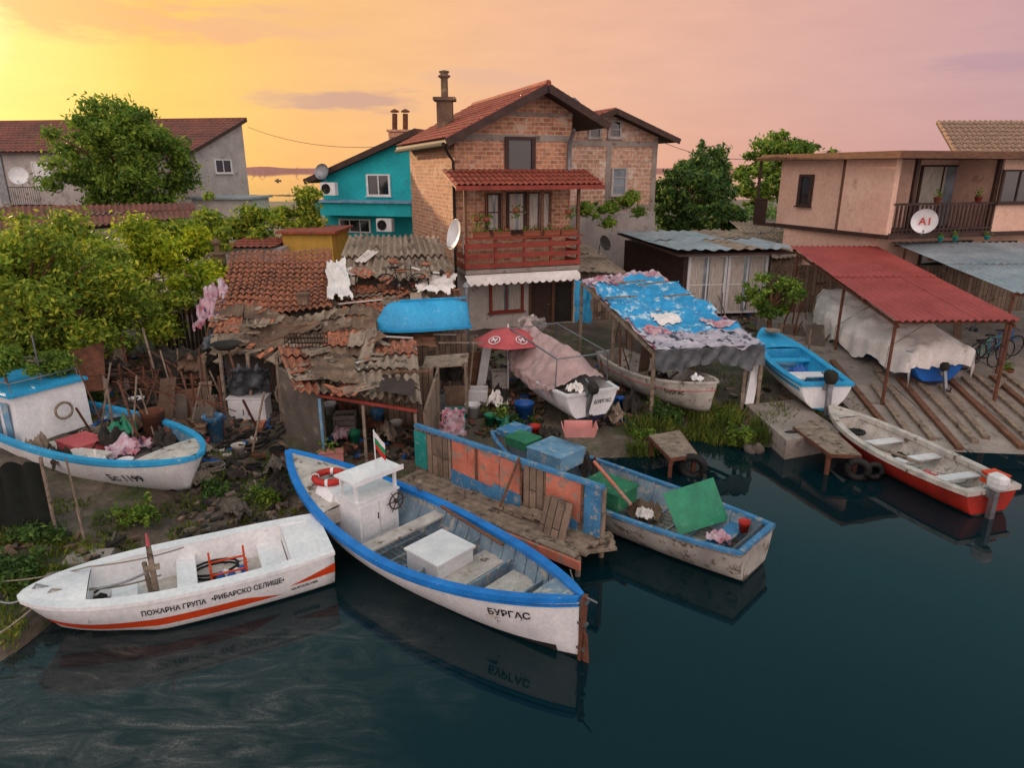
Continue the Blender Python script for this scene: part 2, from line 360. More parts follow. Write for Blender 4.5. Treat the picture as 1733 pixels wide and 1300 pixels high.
# ------------------------------------------------------------ facades
class Face:
    def __init__(s,O,B):
        s.O=V((O[0],O[1],0)); d=V((B[0]-O[0],B[1]-O[1],0)); s.W=d.length; s.U=d.normalized(); s.N=V((s.U.y,-s.U.x,0))
    def pt(s,a,z,off=0):
        p=s.O+s.U*a+s.N*off; p.z=z; return p
    def uv(s,px,py,off=0):
        d=ray(px,py); o=V((0,0,H)); t=(s.O+s.N*off-o).dot(s.N)/d.dot(s.N); p=o+d*t; return (p-s.O).dot(s.U),p.z
    def box(s,mb,a0,a1,z0,z1,o0,o1,mi=0):
        return mb.obox(s.pt((a0+a1)/2,(z0+z1)/2,(o0+o1)/2),s.U*(a1-a0)/2,s.N*(o1-o0)/2,V((0,0,(z1-z0)/2)),mi)
    def rect(s,px0,py0,px1,py1,off=0):
        a0,z1=s.uv(px0,py0,off); a1,z0=s.uv(px1,py1,off); return a0,a1,z0,z1
    def window(s,par,r,frame,gl,mul=1,rows=0,fw=.07,off=0,sill=True,name='window',dep=.07,curtain=False):
        a0,a1,z0,z1=r; t=MB(); s.box(t,a0,a1,z0,z1,off+.004,off+.02); wn=t.build(name,gl,par)
        t=MB()
        for x0,x1,y0,y1 in ((a0-fw/2,a0+fw,z0,z1),(a1-fw,a1+fw/2,z0,z1),(a0-fw/2,a1+fw/2,z1,z1+fw),(a0-fw/2,a1+fw/2,z0-fw,z0)): s.box(t,x0,x1,y0,y1,off-.01,off+dep)
        for k in range(mul):
            x=a0+(a1-a0)*(k+1)/(mul+1); s.box(t,x-fw*.4,x+fw*.4,z0,z1,off+.021,off+dep*.8)
        for k in range(rows):
            z=z0+(z1-z0)*(k+1)/(rows+1); s.box(t,a0+fw,a1-fw,z-.02,z+.02,off+.022,off+dep*.6)
        t.build('frame',frame,wn)
        if sill: t=MB(); s.box(t,a0-.1,a1+.1,z0-fw-.05,z0-fw-.003,off-.01,off+.13); t.build('sill',frame,wn)
        if curtain:
            t=MB(); k=18; L=a1-a0
            for q in (0,1):
                x0=a0+fw+q*L*.52; x1=x0+L*.36
                t.add([s.pt(x0+(x1-x0)*i/k,z,off+.03+.008*math.sin(i*1.6)) for z in (z0,z1) for i in range(k+1)],[(i,i+1,k+2+i,k+1+i) for i in range(k)],0,True)
            t.build('curtain',m['curtain'],wn)
        return wn
    def door(s,par,r,mt,frame,off=0,handle=True,fw=.07):
        a0,a1,z0,z1=r; t=MB(); s.box(t,a0,a1,z0,z1,off+.004,off+.03)
        s.box(t,a0+.12,a1-.12,z0+.15,z0+(z1-z0)*.42,off+.031,off+.045); s.box(t,a0+.12,a1-.12,z0+(z1-z0)*.5,z1-.15,off+.031,off+.045)
        d=t.build('door',mt,par); t=MB()
        for x0,x1,y0,y1 in ((a0-fw,a0,z0,z1),(a1,a1+fw,z0,z1),(a0-fw,a1+fw,z1,z1+fw)): s.box(t,x0,x1,y0,y1,off-.01,off+.07)
        t.build('frame',frame,d)
        if handle: t=MB(); zc=(z0+z1)/2-.05; t.tube([s.pt(a1-.1,zc,off+.045),s.pt(a1-.1,zc,off+.09),s.pt(a1-.2,zc,off+.09)],.012); t.build('handle',m['steel'],d)
        return d
def dish(loc,r,az,el,label,par=None,logo=None,col='whitep',group=None):
    ax=V((math.sin(az)*math.cos(el),-math.cos(az)*math.cos(el),math.sin(el)))
    d=thing('satellite_dish',label,'satellite dish',loc,group=group)
    t=MB(); t.lathe(loc,[(0.001,-.02),(r*.4,.0),(r*.75,.05*r/.4),(r,.1*r/.4),(r*1.02,.11*r/.4),(r,.09*r/.4),(r*.7,.03),(0.001,-.04)],24,0,ax); t.build('reflector',m[col],d)
    c=V(loc); side=ax.cross(V((0,0,1))).normalized(); f=c+ax*r*1.0-V((0,0,r*.35))
    t=MB(); t.tube([c-V((0,0,r*.95))+ax*.05,f-V((0,0,r*.5))],.012); t.tube([f-ax*.02-V((0,0,r*.5)),f+(c-f).normalized()*.1-V((0,0,r*.5))],.03); t.build('feed_arm',m['steel'],d)
    t=MB(); t.tube([c-ax*.05,c-ax*.22,c-ax*.22-V((0,0,r*1.2))],.022); t.build('mount',m['steel'],d)
    if logo:
        sd=V((0,0,1)).cross(ax).normalized(); up=ax.cross(sd)
        text_plane('lettering',logo,r*.85,c+ax*(.085),sd,up,m['red'],d)
    return d
# far left grey house
def mono_house(name,label,A,B,Cc,z0,ze,zr,wallm,roofm,ov=.4,barge='darkwood',rows=10,period=.3):
    A,B,Cc=V(A),V(B),V(Cc); h=thing(name,label,'house',(B.x,B.y,z0))
    ext=A-B; ext.z=0
    def z(p,q): return V((p.x,p.y,q))
    t=MB(); t.prism([z(B,z0),z(Cc,z0),z(Cc,zr),z(B,ze)],ext); t.build('wall',wallm,h)
    u=ext.normalized(); d=(Cc-B); d.z=0; k=(zr-ze)/d.length; dn=d.normalized()
    e0=B-dn*ov-u*ov*.5; e1=A-dn*ov+u*ov; r0=Cc-u*ov*.5+dn*.15; r1=A+d+u*ov+dn*.15; zl=ze-k*ov; zr+=k*.15
    t=MB(); pa=[z(e0,zl+.04),z(e1,zl+.04),z(r1,zr+.04),z(r0,zr+.04)]; t.prism(pa,(0,0,.07),1)
    q=[p+V((0,0,.1)) for p in pa]; t.wave(q[0],q[1],q[2],q[3],period,.03,rows,.03,0,tile=True)
    t.beam(z(r0,zr+.16),z(r1,zr+.16),.22,.1,0)
    rf=t.build('roof',[roofm,m[barge]],h); t=MB(); t.beam(z(e0,zl+.06)-u*.03,z(r0,zr+.06)-u*.03,.05,.2)
    t.build('bargeboard',m[barge],rf)
    return h,Face(A,B),Face(B,Cc),rf
A,B,Cc=Q(-120,300,46),Q(334,300,43),Q(419,300,47.5)
hL,fa,fb,rf=mono_house('grey_house','long grey rendered house with brown tiled roof behind the round tree',A,B,Cc,.9,Q(332,254,43).z,Q(420,206,47.5).z,m['plasterg'],m['fartiles'],.5,rows=12,period=.4)
fb.window(hL,fb.rect(362,271,392,291),m['whitep'],m['glass'],1)
r=fa.rect(55,275,88,312); fa.door(hL,(r[0],r[1],r[2]-.3,r[3]),m['whitep'],m['whitep'])
r=fa.rect(2,262,5,345); t=MB(); fa.box(t,r[0],r[1],r[2],r[3],.02,.1); t.build('downpipe',m['steel'],hL)
t=MB(); a0,a1,z0,z1=fa.rect(36,316,92,346); fa.box(t,a0,a1,z0-.1,z0,0.01,1.0)
for k in range(15): t.tube([fa.pt(a0+(a1-a0)*k/14,z0,1),fa.pt(a0+(a1-a0)*k/14,z1,1)],.015,4)
t.tube([fa.pt(a0,z1,1),fa.pt(a1,z1,1)],.025,5); t.build('balcony_railing',m['dark'],hL)
t=MB(); p=Q(212,183,50); t.box(p-V((.5,.4,2)),p+V((.5,.4,0))); t.box(p-V((.6,.5,-.003)),p+V((.6,.5,.12))); t.build('chimney',m['oldwood'],rf)
dish(Q(33,298,41.5),.5,.3,.3,'pale satellite dish on the far left wall of the grey house')
f=Face(Q(325,345,40),Q(425,345,40)); t=MB(); z=f.uv(370,337)[1]; ax_=thing('white_annex','low white annex at the foot of the grey house','annex',f.O); f.box(t,0,f.W,.9,z,-3,0); t.build('wall',m['plasterw'],ax_); t=MB(); f.box(t,-.2,f.W+.2,z+.002,z+.12,-3.2,.3); t.build('roof',m['greymetal'],ax_)
# low building with brown corrugated roof
A,B=Q(-60,400,28),Q(322,372,33); lb=thing('low_outbuilding','low whitewashed outbuilding with brown corrugated roof below the round tree','outbuilding',(A.x,A.y,.9))
t=MB(); t.wave(Q(-60,402,28),Q(335,368,31.5),Q(328,343,35),Q(-60,352,33),.25,.04,2,.05,0,3,.03); t.build('roof',m['fartiles'],lb)
f1=Face(Q(-60,402,28.6),Q(330,368,32)); z=Q(150,402,28.6).z
t=MB(); t.prism([f1.pt(0,.8),f1.pt(f1.W,.8),f1.pt(f1.W,Q(330,372,32).z-.02),f1.pt(0,Q(-60,405,28.6).z-.04)],-f1.N*3.5); t.build('wall',m['plasterw'],lb)
# teal building
O,Bq=Q(546,320,36),Q(705,320,34.5); ft=Face(O,Bq); tb=thing('teal_house','turquoise painted house with slanting roof beside the brick house','house',(O.x,O.y,.9))
a1,zr=ft.uv(690,236); zl=ft.uv(548,302)[1]
t=MB(); t.prism([ft.pt(0,.9),ft.pt(a1+.6,.9),ft.pt(a1+.6,zr+.25),ft.pt(0,zl)],-ft.N*6); t.build('wall',m['teal'],tb)
t=MB(); k=(zr-zl)/a1; t.prism([ft.pt(-.7,zl-.7*k+.03,.5),ft.pt(a1+.7,zr+.7*k+.03,.5),ft.pt(a1+.7,zr+.7*k+.2,.5),ft.pt(-.7,zl-.7*k+.2,.5)],-ft.N*7); rf=t.build('roof',m['fartiles'],tb)
t=MB(); t.beam(ft.pt(-.7,zl-.7*k+.1,.54),ft.pt(a1+.7,zr+.7*k+.1,.54),.05,.26); t.build('bargeboard',m['darkwood'],rf)
for px in (668,686):
    p=Q(px,236,36); q=Q(px,192,36); t=MB(); t.tube([p,q],.13,10); t.lathe(q+V((0,0,.06)),[(.2,0),(.22,.06),(.02,.16)],10); t.build('flue_pipe',m['rust'],rf)
t=MB(); p=Q(677,236,36); t.box(p-V((.5,.35,1.2)),p+V((.5,.35,.35))); t.box(p+V((-.58,-.42,.352)),p+V((.58,.42,.45))); t.build('chimney',m['brick'],rf)
ft.window(tb,ft.rect(621,297,661,329),m['whitep'],m['glass'],1)
t=MB(); a0,a2,z0,z1=ft.rect(531,342,697,367,1.2); ft.box(t,a0,a2,z0,z1,.01,1.2); t.build('wall_band',m['teal'],tb)
t=MB(); ft.box(t,a0-.1,a2+.1,z1+.002,z1+.1,-.1,1.4); t.build('canopy_roof',m['paleblue'],tb)
r=ft.rect(575,372,628,392,.0); ft.window(tb,r,m['whitep'],m['glass'],2,sill=False)
def acunit(par_label,loc,face,w=.8,h=.6):
    d=thing('air_conditioner_unit',par_label,'air conditioner',loc); a,z=(V(loc)-face.O).dot(face.U),loc[2]
    off=(V((loc[0],loc[1],0))-face.O).dot(face.N); t=MB(); face.box(t,a-w/2,a+w/2,z,z+h,off,off+.3); t.build('casing',m['whitep'],d)
    t=MB(); c=face.pt(a-w*.12,z+h/2,off+.305); t.lathe(c,[(.05,0),(h*.36,0),(h*.4,.02),(h*.4,0)],18,0,face.N)
    for k in range(6):
        ang=PI*k/6; dd=(face.U*math.cos(ang)+V((0,0,1))*math.sin(ang))*h*.38; t.tube([c-dd+face.N*.015,c+dd+face.N*.015],.008,4)
    t.build('fan_grille',m['dark'],d)
a,z=ft.uv(559,330,1.0); acunit('white air conditioner on the left corner of the turquoise house',ft.pt(a,z,.9),ft)
a,z=ft.uv(655,391,1.3); acunit('white air conditioner under the turquoise ledge',ft.pt(a,z,1.3),ft)
dish(Q(546,291,35),.38,-.3,.3,'grey satellite dish at the roof corner of the turquoise house',col='steel')
# yellow shed
f=Face(Q(478,405,29),Q(562,405,29)); ys_=thing('yellow_shed','small yellow walled shed with red eaves','shed',(f.O.x,f.O.y,1)); z=f.uv(500,395)[1]
t=MB(); f.box(t,0,f.W,.9,z,-3,0); t.build('wall',m['yellow'],ys_); t=MB(); f.box(t,-.2,f.W+.2,z+.002,z+.1,-3.2,.25); t.build('roof',m['tiles'],ys_)
f=Face(Q(385,420,28),Q(480,420,28)); l2=thing('red_roofed_shed','low shed with red tiled eaves left of the yellow shed','shed',(f.O.x,f.O.y,1)); z=f.uv(420,420)[1]
t=MB(); f.box(t,0,f.W-.1,.9,z,-3,0); t.build('wall',m['plasterg'],l2); t=MB(); t.wave(f.pt(-.2,z+.05,.25),f.pt(f.W-.3,z+.05,.25),f.pt(f.W-.3,z+.2,-2.5),f.pt(-.2,z+.2,-2.5),.25,.03,4,.03,0,tile=True); t.build('roof',m['tiles'],l2)
# ------------------------------------------------------------ second brick house (behind)
O,Bq=Q(938,300,32.5),Q(1110,300,34.5); f=Face(O,Bq); h2=thing('unfinished_brick_house','unfinished brick and concrete house with gable behind the balcony house','house',(O.x,O.y,1))
aR=f.W; zR=f.uv(1110,232)[1]; aA,zA=f.uv(1030,192); zL=zA-(zR-zA)/(aR-aA)*-(aA)
t=MB(); t.prism([f.pt(0,.9),f.pt(aR,.9),f.pt(aR,zR),f.pt(aA,zA),f.pt(0,zL)],-f.N*7); t.build('wall',m['brick2'],h2)
k=(zA-zR)/(aR-aA); t=MB()
for a,b_ in ((aA,aR+.75),(aA,-.5)):
    zz=zA-k*abs(b_-a); q=[f.pt(b_,zz+.02,.7),f.pt(a,zA+.02,.7),f.pt(a,zA+.02,-7.3),f.pt(b_,zz+.02,-7.3)]; t.prism(q,(0,0,.12),1)
    e=V((0,0,.16)); t.wave(q[0]+e,q[3]+e,q[2]+e,q[1]+e,.25,.03,10,.03,0,tile=True)
rf=t.build('roof',[m['tiles'],m['darkwood']],h2)
t=MB()
for b_ in (aR+.75,-.5): zz=zA-k*abs(b_-aA); t.beam(f.pt(b_,zz+.06,.73),f.pt(aA,zA+.06,.73),.05,.24)
t.build('bargeboard',m['darkwood'],rf)
for r in ((997,206,1016,231),(1030,206,1050,231)): f.window(h2,f.rect(*r),m['plasterg'],m['glass'],0,1)
f.window(h2,f.rect(1036,286,1058,328),m['plasterg'],m['glassl'],0,2)
t=MB()
for y in (243,352): a,z=f.uv(1030,y); f.box(t,0,aR,z-.13,z+.13,-.02,.03)
for a in (.12,aA+.1,aR-.14): f.box(t,a-.13,a+.13,.9,zL-.1 if a<1 else (zR-.1 if a>aA+1 else zA-.6),-.02,.026)
t.build('concrete_frame',m['concrete'],h2)
t=MB(); z=f.uv(1000,360)[1]; f.box(t,.5,aR+.05,.9,z,-.01,.05); t.build('plastered_base',m['plasterg'],h2)
p=Q(970,184,34); t=MB(); t.tube([p-V((0,0,1.2)),p+V((0,0,.2))],.16,10); t.lathe(p+V((0,0,.25)),[(.32,0),(.32,.04),(.1,.22),(.01,.25)],12)
for k in range(4): a=PI/2*k; t.tube([p+V((.14*math.cos(a),.14*math.sin(a),.15)),p+V((.25*math.cos(a),.25*math.sin(a),.28))],.02,4)
t.build('chimney',m['steel'],rf)
# ------------------------------------------------------------ main brick house
ang=math.radians(20); O=V((-1.95,24.4,0)); W=4.35; D=7.3
f=Face(O,O+V((math.cos(ang),math.sin(ang),0))*W); back=-f.N
fl=Face(O+back*D,O); hb=thing('brick_balcony_house','tall raw brick house with red tiled gable roof and wooden balcony','house',(O.x,O.y,.9))
aA,zA=3.05,9.08; k=.5; zl=zA-k*aA; zr=zA-k*(W-aA)
t=MB(); t.prism([f.pt(0,.8),f.pt(W,.8),f.pt(W,zr),f.pt(aA,zA),f.pt(0,zl)],back*D); t.build('wall',m['brick'],hb)
t=MB()
for b_ in (-.5,aA+2.35):
    zz=zA-k*abs(b_-aA); q=[f.pt(b_,zz+.02,.85),f.pt(aA,zA+.02,.85),f.pt(aA,zA+.02,-D-.4),f.pt(b_,zz+.02,-D-.4)]; t.prism(q,(0,0,.12),1); e=V((0,0,.17))
    t.wave(q[0]+e,q[3]+e,q[2]+e,q[1]+e,.2,.03,12,.03,0,tile=True)
t.tube([f.pt(aA,zA+.2,.88),f.pt(aA,zA+.2,-D-.42)],.1,8)
rf=t.build('roof',[m['tiles'],m['darkwood']],hb)
t=MB()
for b_ in (-.5,aA+2.35): zz=zA-k*abs(b_-aA); t.beam(f.pt(b_,zz+.05,.88),f.pt(aA,zA+.05,.88),.05,.26)
t.build('bargeboard',m['darkwood'],rf)
t=MB(); zz=zA-k*(aA+.5); t.tube([f.pt(-.58,zz,.8),f.pt(-.58,zz-.03,-D)],.07,8); t.tube([f.pt(-.55,zz-.05,.7),f.pt(-.2,zz-.35,.1),f.pt(-.08,zz-.5,.1),f.pt(-.08,1,.1)],.05,8); t.build('gutter',m['dark'],rf)
t=MB(); p=Q(754,215,28.5); t.box(p-V((.3,.3,.9)),p+V((.3,.3,1.0))); t.box(p+V((-.42,-.42,.95)),p+V((.42,.42,1.07))); t.tube([p+V((0,0,1.05)),p+V((0,0,1.75))],.14,10)
t.lathe(p+V((0,0,1.75)),[(.14,0),(.24,.06),(.24,.1),(.13,.16),(.2,.22),(.2,.26),(.02,.3)],12); t.build('chimney',m['felt'],rf)
f.window(hb,f.rect(856,236,903,294),m['darkwood'],m['glass'],0,fw=.1)
t=MB(); z=f.uv(800,232)[1]; f.box(t,0,W,z-.1,z+.1,-.01,.02); z=f.uv(800,300)[1]; f.box(t,0,W,z-.12,z+.1,-.01,.022); z=f.uv(800,190)[1]; f.box(t,1.4,W,z-.05,z+.05,-.01,.021); t.build('concrete_band',m['concrete'],hb)
bz=3.25; bd=1.25
f.window(hb,f.rect(858,328,888,388),m['darkwood'],m['glassl'],0,1,curtain=True); f.window(hb,f.rect(892,328,930,398),m['wood'],m['glassl'],1,0,curtain=True,sill=False)
f.window(hb,f.rect(822,330,846,388),m['darkwood'],m['glassl'],0,1,curtain=True)
# balcony
t=MB(); f.box(t,-.05,4.2,bz-.14,bz,.01,bd); bal=t.build('balcony',m['concrete'],hb)
t=MB()
for z in (bz+.05,bz+.38,bz+.72): 
    f.box(t,-.05,4.2,z,z+.15,bd-.03,bd+.02)
    f.box(t,-.08,-.03,z,z+.15,.02,bd-.04); f.box(t,4.2,4.25,z,z+.15,.02,bd-.04)
for a in (0,1.05,2.1,3.1,4.15): f.box(t,a-.045,a+.045,bz-.1,bz+1.0,bd-.12,bd-.035)
f.box(t,-.1,4.27,bz+1.03,bz+1.08,bd-.1,bd+.06); t.build('railing',m['redwood'],bal)
for a in (0,1.35,2.75,4.12): t=MB(); f.box(t,a-.05,a+.05,bz+1.09,5.95,bd-.12,bd-.02); t.build('post',m['wood'],bal)
# porch roof
q=[f.pt(-.45,5.93,bd+.45),f.pt(4.85,5.93,bd+.45),f.pt(4.85,6.42,.03),f.pt(-.45,6.42,.03)]
t=MB(); t.prism(q,(0,0,.06),1); e=V((0,0,.1)); t.wave(q[0]+e,q[1]+e,q[2]+e,q[3]+e,.2,.035,4,.035,0,tile=True); t.beam(q[0]+V((0,0,.03)),q[1]+V((0,0,.03)),.05,.14,1); t.build('porch_roof',[m['tiles'],m['redwood']],hb)
# ground floor
t=MB(); f.box(t,.0,4.7,.7,bz-.15,.012,.06); t.build('plastered_base',m['plasterw'],hb)
f.window(hb,f.rect(829,482,884,522,.06),m['redwood'],m['glassl'],1,off=.06,curtain=True)
r=f.rect(898,478,932,548,.06); f.door(hb,(r[0],r[1],.95,r[3]),m['darkwood'],m['wood'],.06)
r=f.rect(938,478,965,548,.06); f.door(hb,(r[0],r[1],.95,r[3]),m['dark'],m['wood'],.06,False)
t=MB(); n=64; a0,a1=-.1,4.1; z=bz-.16
top=[f.pt(a0+(a1-a0)*i/n,z,bd+.04) for i in range(n+1)]; mid=[f.pt(a0+(a1-a0)*i/n,z-.1,bd+.28+.01*math.sin(i)) for i in range(n+1)]; bot=[f.pt(a0+(a1-a0)*i/n,z-.26-.08*abs(math.sin(i*PI/4)),bd+.33) for i in range(n+1)]
t.add(top+mid+bot,[(i+o_,i+1+o_,n+2+i+o_,n+1+i+o_) for o_ in (0,n+1) for i in range(n)],0,True); t.build('awning',m['tarpw'],hb)
t=MB(); a,z=f.uv(967,230,.3); t.tube([f.pt(a,z+.2,.5),f.pt(a,z-.25,.15),f.pt(a,6.5,.15)],.08,8); t.build('downpipe',m['steel'],hb)
for i,a in enumerate((.35,.7,1.75,3.7)):
    t=MB(); z0=R.uniform(4.9,5.3); p=f.pt(a,z0,bd+.02); t.tube([p,f.pt(a,5.93,bd+.02)],.012,4); t.lathe(p-V((0,0,.16)),[(.04,0),(.1,.03),(.12,.16),(.1,.16)],10)
    for q in range(26):
        e=V((R.gauss(0,.1),R.gauss(0,.06),R.uniform(-.3,.12))); t.quad(p+e,p+e+V((.06,0,.02)),p+e+V((.06,.02,-.05)),p+e+V((0,.02,-.05)),1)
    tag(t.build('hanging_planter',[m['brownp'],m['leafG']]),'hanging planter under the porch roof, '+['leftmost','second from the left','third from the left','rightmost'][i],'planter')
def plantpot(loc,w,h,mt,label,n=60,lf='leafG',long_=None,group=None,spread=1.,fl=False,cat='potted plant'):
    loc=V(loc); d=thing('potted_plant',label,cat,loc,group=group); t=MB()
    if long_: u=V(long_).normalized(); sd=V((-u.y,u.x,0)); L=V(long_).length; t.prism([loc-u*L/2-sd*w*.7/2,loc+u*L/2-sd*w*.7/2,loc+u*L/2+sd*w*.7/2,loc-u*L/2+sd*w*.7/2],(0,0,h)); t.obox(loc+V((0,0,h-.015)),u*(L/2+.015),sd*w*.42,V((0,0,.02)))
    else: t.lathe(loc,[(.001,.001),(w*.35,0),(w*.5,h),(w*.55,h),(w*.53,h-.03),(w*.4,h-.03),(.001,h-.04)],14); u=V((1,0,0)); L=0
    t.build('pot',mt,d); t=MB()
    for q in range(n):
        b0=loc+u*R.uniform(-L/2,L/2)+V((R.gauss(0,w*.25*spread),R.gauss(0,w*.25*spread),h+abs(R.gauss(0,w*.45*spread)))); a=V((R.gauss(0,1),R.gauss(0,1),R.gauss(0,1))).normalized(); b_=a.orthogonal().normalized(); s=R.uniform(.03,.06)
        t.quad(b0-a*s,b0+b_*s*.6,b0+a*s,b0-b_*s*.6,1 if fl and q%5==0 else 0)
    t.build('foliage',[m[lf],m['flower']],d,norm=False); return d
for i,a in enumerate((.5,1.25,2.35,3.1,3.75)):
    plantpot(f.pt(a,bz+1.09,bd-.02),.2,.17,m['brownp'],'brown flower box on the balcony rail, %s from the left'%['first','second','third','fourth','fifth'][i],70,'leafG',f.U*.6,None,.8,True,'flower box')
dish(f.pt(-.25,4.35,bd+.1)+V((-.1,0,.1)),.5,-1.1,.25,'large white satellite dish on the left side of the wooden balcony')
q=[f.pt(4.2,2.95,.9),f.pt(6.6,2.7,.4),f.pt(6.4,3.5,-2.5),f.pt(4.5,3.6,-2.2)]
t=MB(); t.wave(*q,.3,.03,2,.03,0,3,.03); lo=thing('side_lean_to','low sheet roofed lean-to on the right of the brick balcony house','lean-to',f.pt(5.2,1,0)); t.build('roof',m['asbestos'],lo)
t=MB(); t.prism([f.pt(4.75,.7,.0),f.pt(6.3,.7,.0),f.pt(6.3,2.65,.0),f.pt(4.75,2.85,.0)],-f.N*.1); t.build('wall',m['greyboardv'],lo)
# ------------------------------------------------------------ pink house at right
O,Bq,Lq=Q(1513,330,25.2),Q(1800,330,27.5),Q(1318,330,31)
fr=Face(O,Bq); fle=Face(Lq,O); ph=thing('peach_house','peach rendered house with flat brown roof and timber balcony','house',(O.x,O.y,1))
zt=fr.uv(1513,268)[1]; zb=fr.uv(1513,397)[1]
C2=V((Bq.x+ (Lq.x-O.x),Bq.y+(Lq.y-O.y),0))
rec=2.0; a1=fr.uv(1690,330)[0]
t=MB(); t.fp([O-fr.N*rec,Bq-fr.N*rec,C2,Lq],zb,zt); t.fp([fr.pt(a1,0),Bq,fr.pt(fr.W,0,-rec),fr.pt(a1,0,-rec)],zb,zt-.003)
t.fp([fr.pt(0,0),fr.pt(.12,0),fr.pt(.12,0,-rec),fr.pt(0,0,-rec)],zb,zt-.003); t.build('wall',m['pink'],ph)
t=MB(); fle.box(t,fle.W*.62,fle.W+.02,zb,zt-.006,.0,.12); t.build('projecting_panel',m['pink'],ph)
t=MB(); fle.box(t,fle.W*.62-.1,fle.W*.62,zb,zt-.006,.0,.16); t.build('corner_trim',m['wood'],ph)
t=MB(); t.fp([O-fr.N*.8+fr.U*.3,Bq-fr.N*.8,C2,Lq+fle.U*.6],.8,zb-.16); t.build('ground_storey_wall',m['pink'],ph)
t=MB(); pts=[fr.pt(-.1,0,.15),fr.pt(fr.W,0,.15),C2-fr.U*0,Lq-fle.U*.2+fle.N*.1]; t.fp(pts,zb-.155,zb-.003); t.build('floor_slab',m['darkwood'],ph)
t=MB(); pts=[fr.pt(-.35,0,.75)+fle.N*.4,fr.pt(fr.W+1,0,.75),C2+V((1,1,0)),Lq-fle.U*1.0+fle.N*.6]; t.fp(pts,zt+.003,zt+.16); cc=sum(pts,V())*.25; t.fp([cc+(p-cc)*.97 for p in pts],zt+.163,zt+.25)
rf=t.build('roof',m['wood'],ph)
fle.window(ph,fle.rect(1356,299,1371,345),m['darkwood'],m['glass'],0,fw=.1)
t=MB(); fr.box(t,.0,a1,zb,zb+.05,-rec,.0); bal=t.build('balcony',m['darkwood'],ph)
t=MB(); fr.box(t,.05,a1,zb+1.02,zb+1.1,-.08,.0); fr.box(t,.05,a1,zb+.12,zb+.18,-.07,-.01)
n=26
for i in range(n): a=.1+(a1-.15)*i/(n-1); fr.box(t,a-.035,a+.035,zb+.06,zb+1.01,-.06,-.02)
t.build('railing',m['darkwood'],bal)
for a in (.08,a1*.2,a1-.08): t=MB(); fr.box(t,a-.07,a+.07,zb+.06,zt-.003,-.2,-.07); t.build('post',m['darkwood'],bal)
r=fr.rect(1560,282,1648,392,-rec); fr.window(ph,(r[0],r[1],zb+.1,r[3]),m['darkwood'],m['glassl'],2,off=-rec,sill=False,curtain=True)
fr.window(ph,fr.rect(1698,290,1745,340),m['darkwood'],m['glass'],1)
r=fr.rect(1560,412,1625,500,-.8); fr.window(ph,(r[0],r[1],1.4,r[3]),m['darkwood'],m['glass'],1,off=-.8,sill=False)
fr.window(ph,fr.rect(1660,412,1710,445,-.8),m['darkwood'],m['glass'],1,off=-.8)
pl=Lq-fle.U*.9; t=MB()
for i in range(9): q=pl+fle.U*.1*i+fle.N*.5; t.beam((q.x,q.y,zb),(q.x,q.y,zb+1.0),.05)
t.beam((pl.x+fle.N.x*.5,pl.y+fle.N.y*.5,zb+1.02),(q.x,q.y,zb+1.02),.08); q=pl+fle.N*.4; t.beam((q.x,q.y,zb-.1),(q.x,q.y,zt),.1); t.fp([pl+fle.N*.5,pl+fle.U*.9+fle.N*.5,pl+fle.U*.9,pl],zb-.12,zb-.004); t.build('side_landing',m['darkwood'],ph)
dish(fr.pt(fr.uv(1562,374,.4)[0],fr.uv(1562,374,.4)[1],.45),.42,-.45,.05,'white satellite dish with red letters on the peach house balcony',logo='A1')
for i,(px,mt) in enumerate(((1588,'brownp'),(1657,'redwood'))): plantpot(fr.pt(fr.uv(px,340)[0],zb+1.105,-.04),.28,.2,m[mt],['terracotta pot plant on the left of the peach house balcony rail','red pot plant on the right of the peach house balcony rail'][i],60)
for i,px in enumerate((1582,1607,1660)): plantpot(fr.pt(fr.uv(px,395)[0],zb-.15,.16+.12)-V((0,0,.12)),.2,.16,m['teald'],'turquoise pot hanging under the peach house balcony, '+['left one','middle one','right one'][i],30)
# tiled house far right back
A,B,Cc=Q(1800,260,40),Q(1620,262,38),Q(1590,240,44); b2=thing('tiled_back_house','house with sandy tiled roof behind the peach house','house',(B.x,B.y,1))
t=MB(); z0=Q(1620,266,36).z; t.prism([V((B.x,B.y,z0)),V((B.x+16,B.y,z0)),V((B.x+16,B.y+5,z0+2.1)),V((B.x+1.5,B.y+5,z0+2.1))],(0,0,-.12),1)
t.wave(V((B.x,B.y,z0+.05)),V((B.x+16,B.y,z0+.05)),V((B.x+16,B.y+5,z0+2.15)),V((B.x+1.5,B.y+5,z0+2.15)),.32,.05,9,.04,0,tile=True); t.build('roof',[m['sandtiles'],m['darkwood']],b2)
t=MB(); t.box((B.x+.3,B.y+.5,1),(B.x+16,B.y+8,z0-.13)); t.build('wall',m['plasterg'],b2)
# ------------------------------------------------------------ white glazed shed
O,Bq=Q(1155,480,26.8),Q(1300,480,27.2); f=Face(O,Bq); Lq=Q(1058,430,32); ws=thing('glazed_shed','shed with white framed glass front and sheet metal roof','shed',(O.x,O.y,1))
zt=f.uv(1200,428)[1]; bk=Lq-O; bk.z=0
t=MB(); t.fp([O,O+f.U*.15,O+f.U*.15+bk,O+bk],.8,zt); t.fp([Bq,Bq-f.U*.12,Bq-f.U*.12+bk,Bq+bk],.8,zt-.01); t.fp([O+bk,Bq+bk,Bq+bk*1.02,O+bk*1.02],.8,zt); t.build('wall',m['darkwood'],ws)
f.window(ws,(.2,f.W/2-.05,1.1,zt-.15),m['whitep'],m['glassl'],1,1,sill=False,name='glazed_door',curtain=True); f.window(ws,(f.W/2+.05,f.W-.15,1.1,zt-.15),m['whitep'],m['glassl'],1,1,sill=False,name='glazed_door',curtain=True)
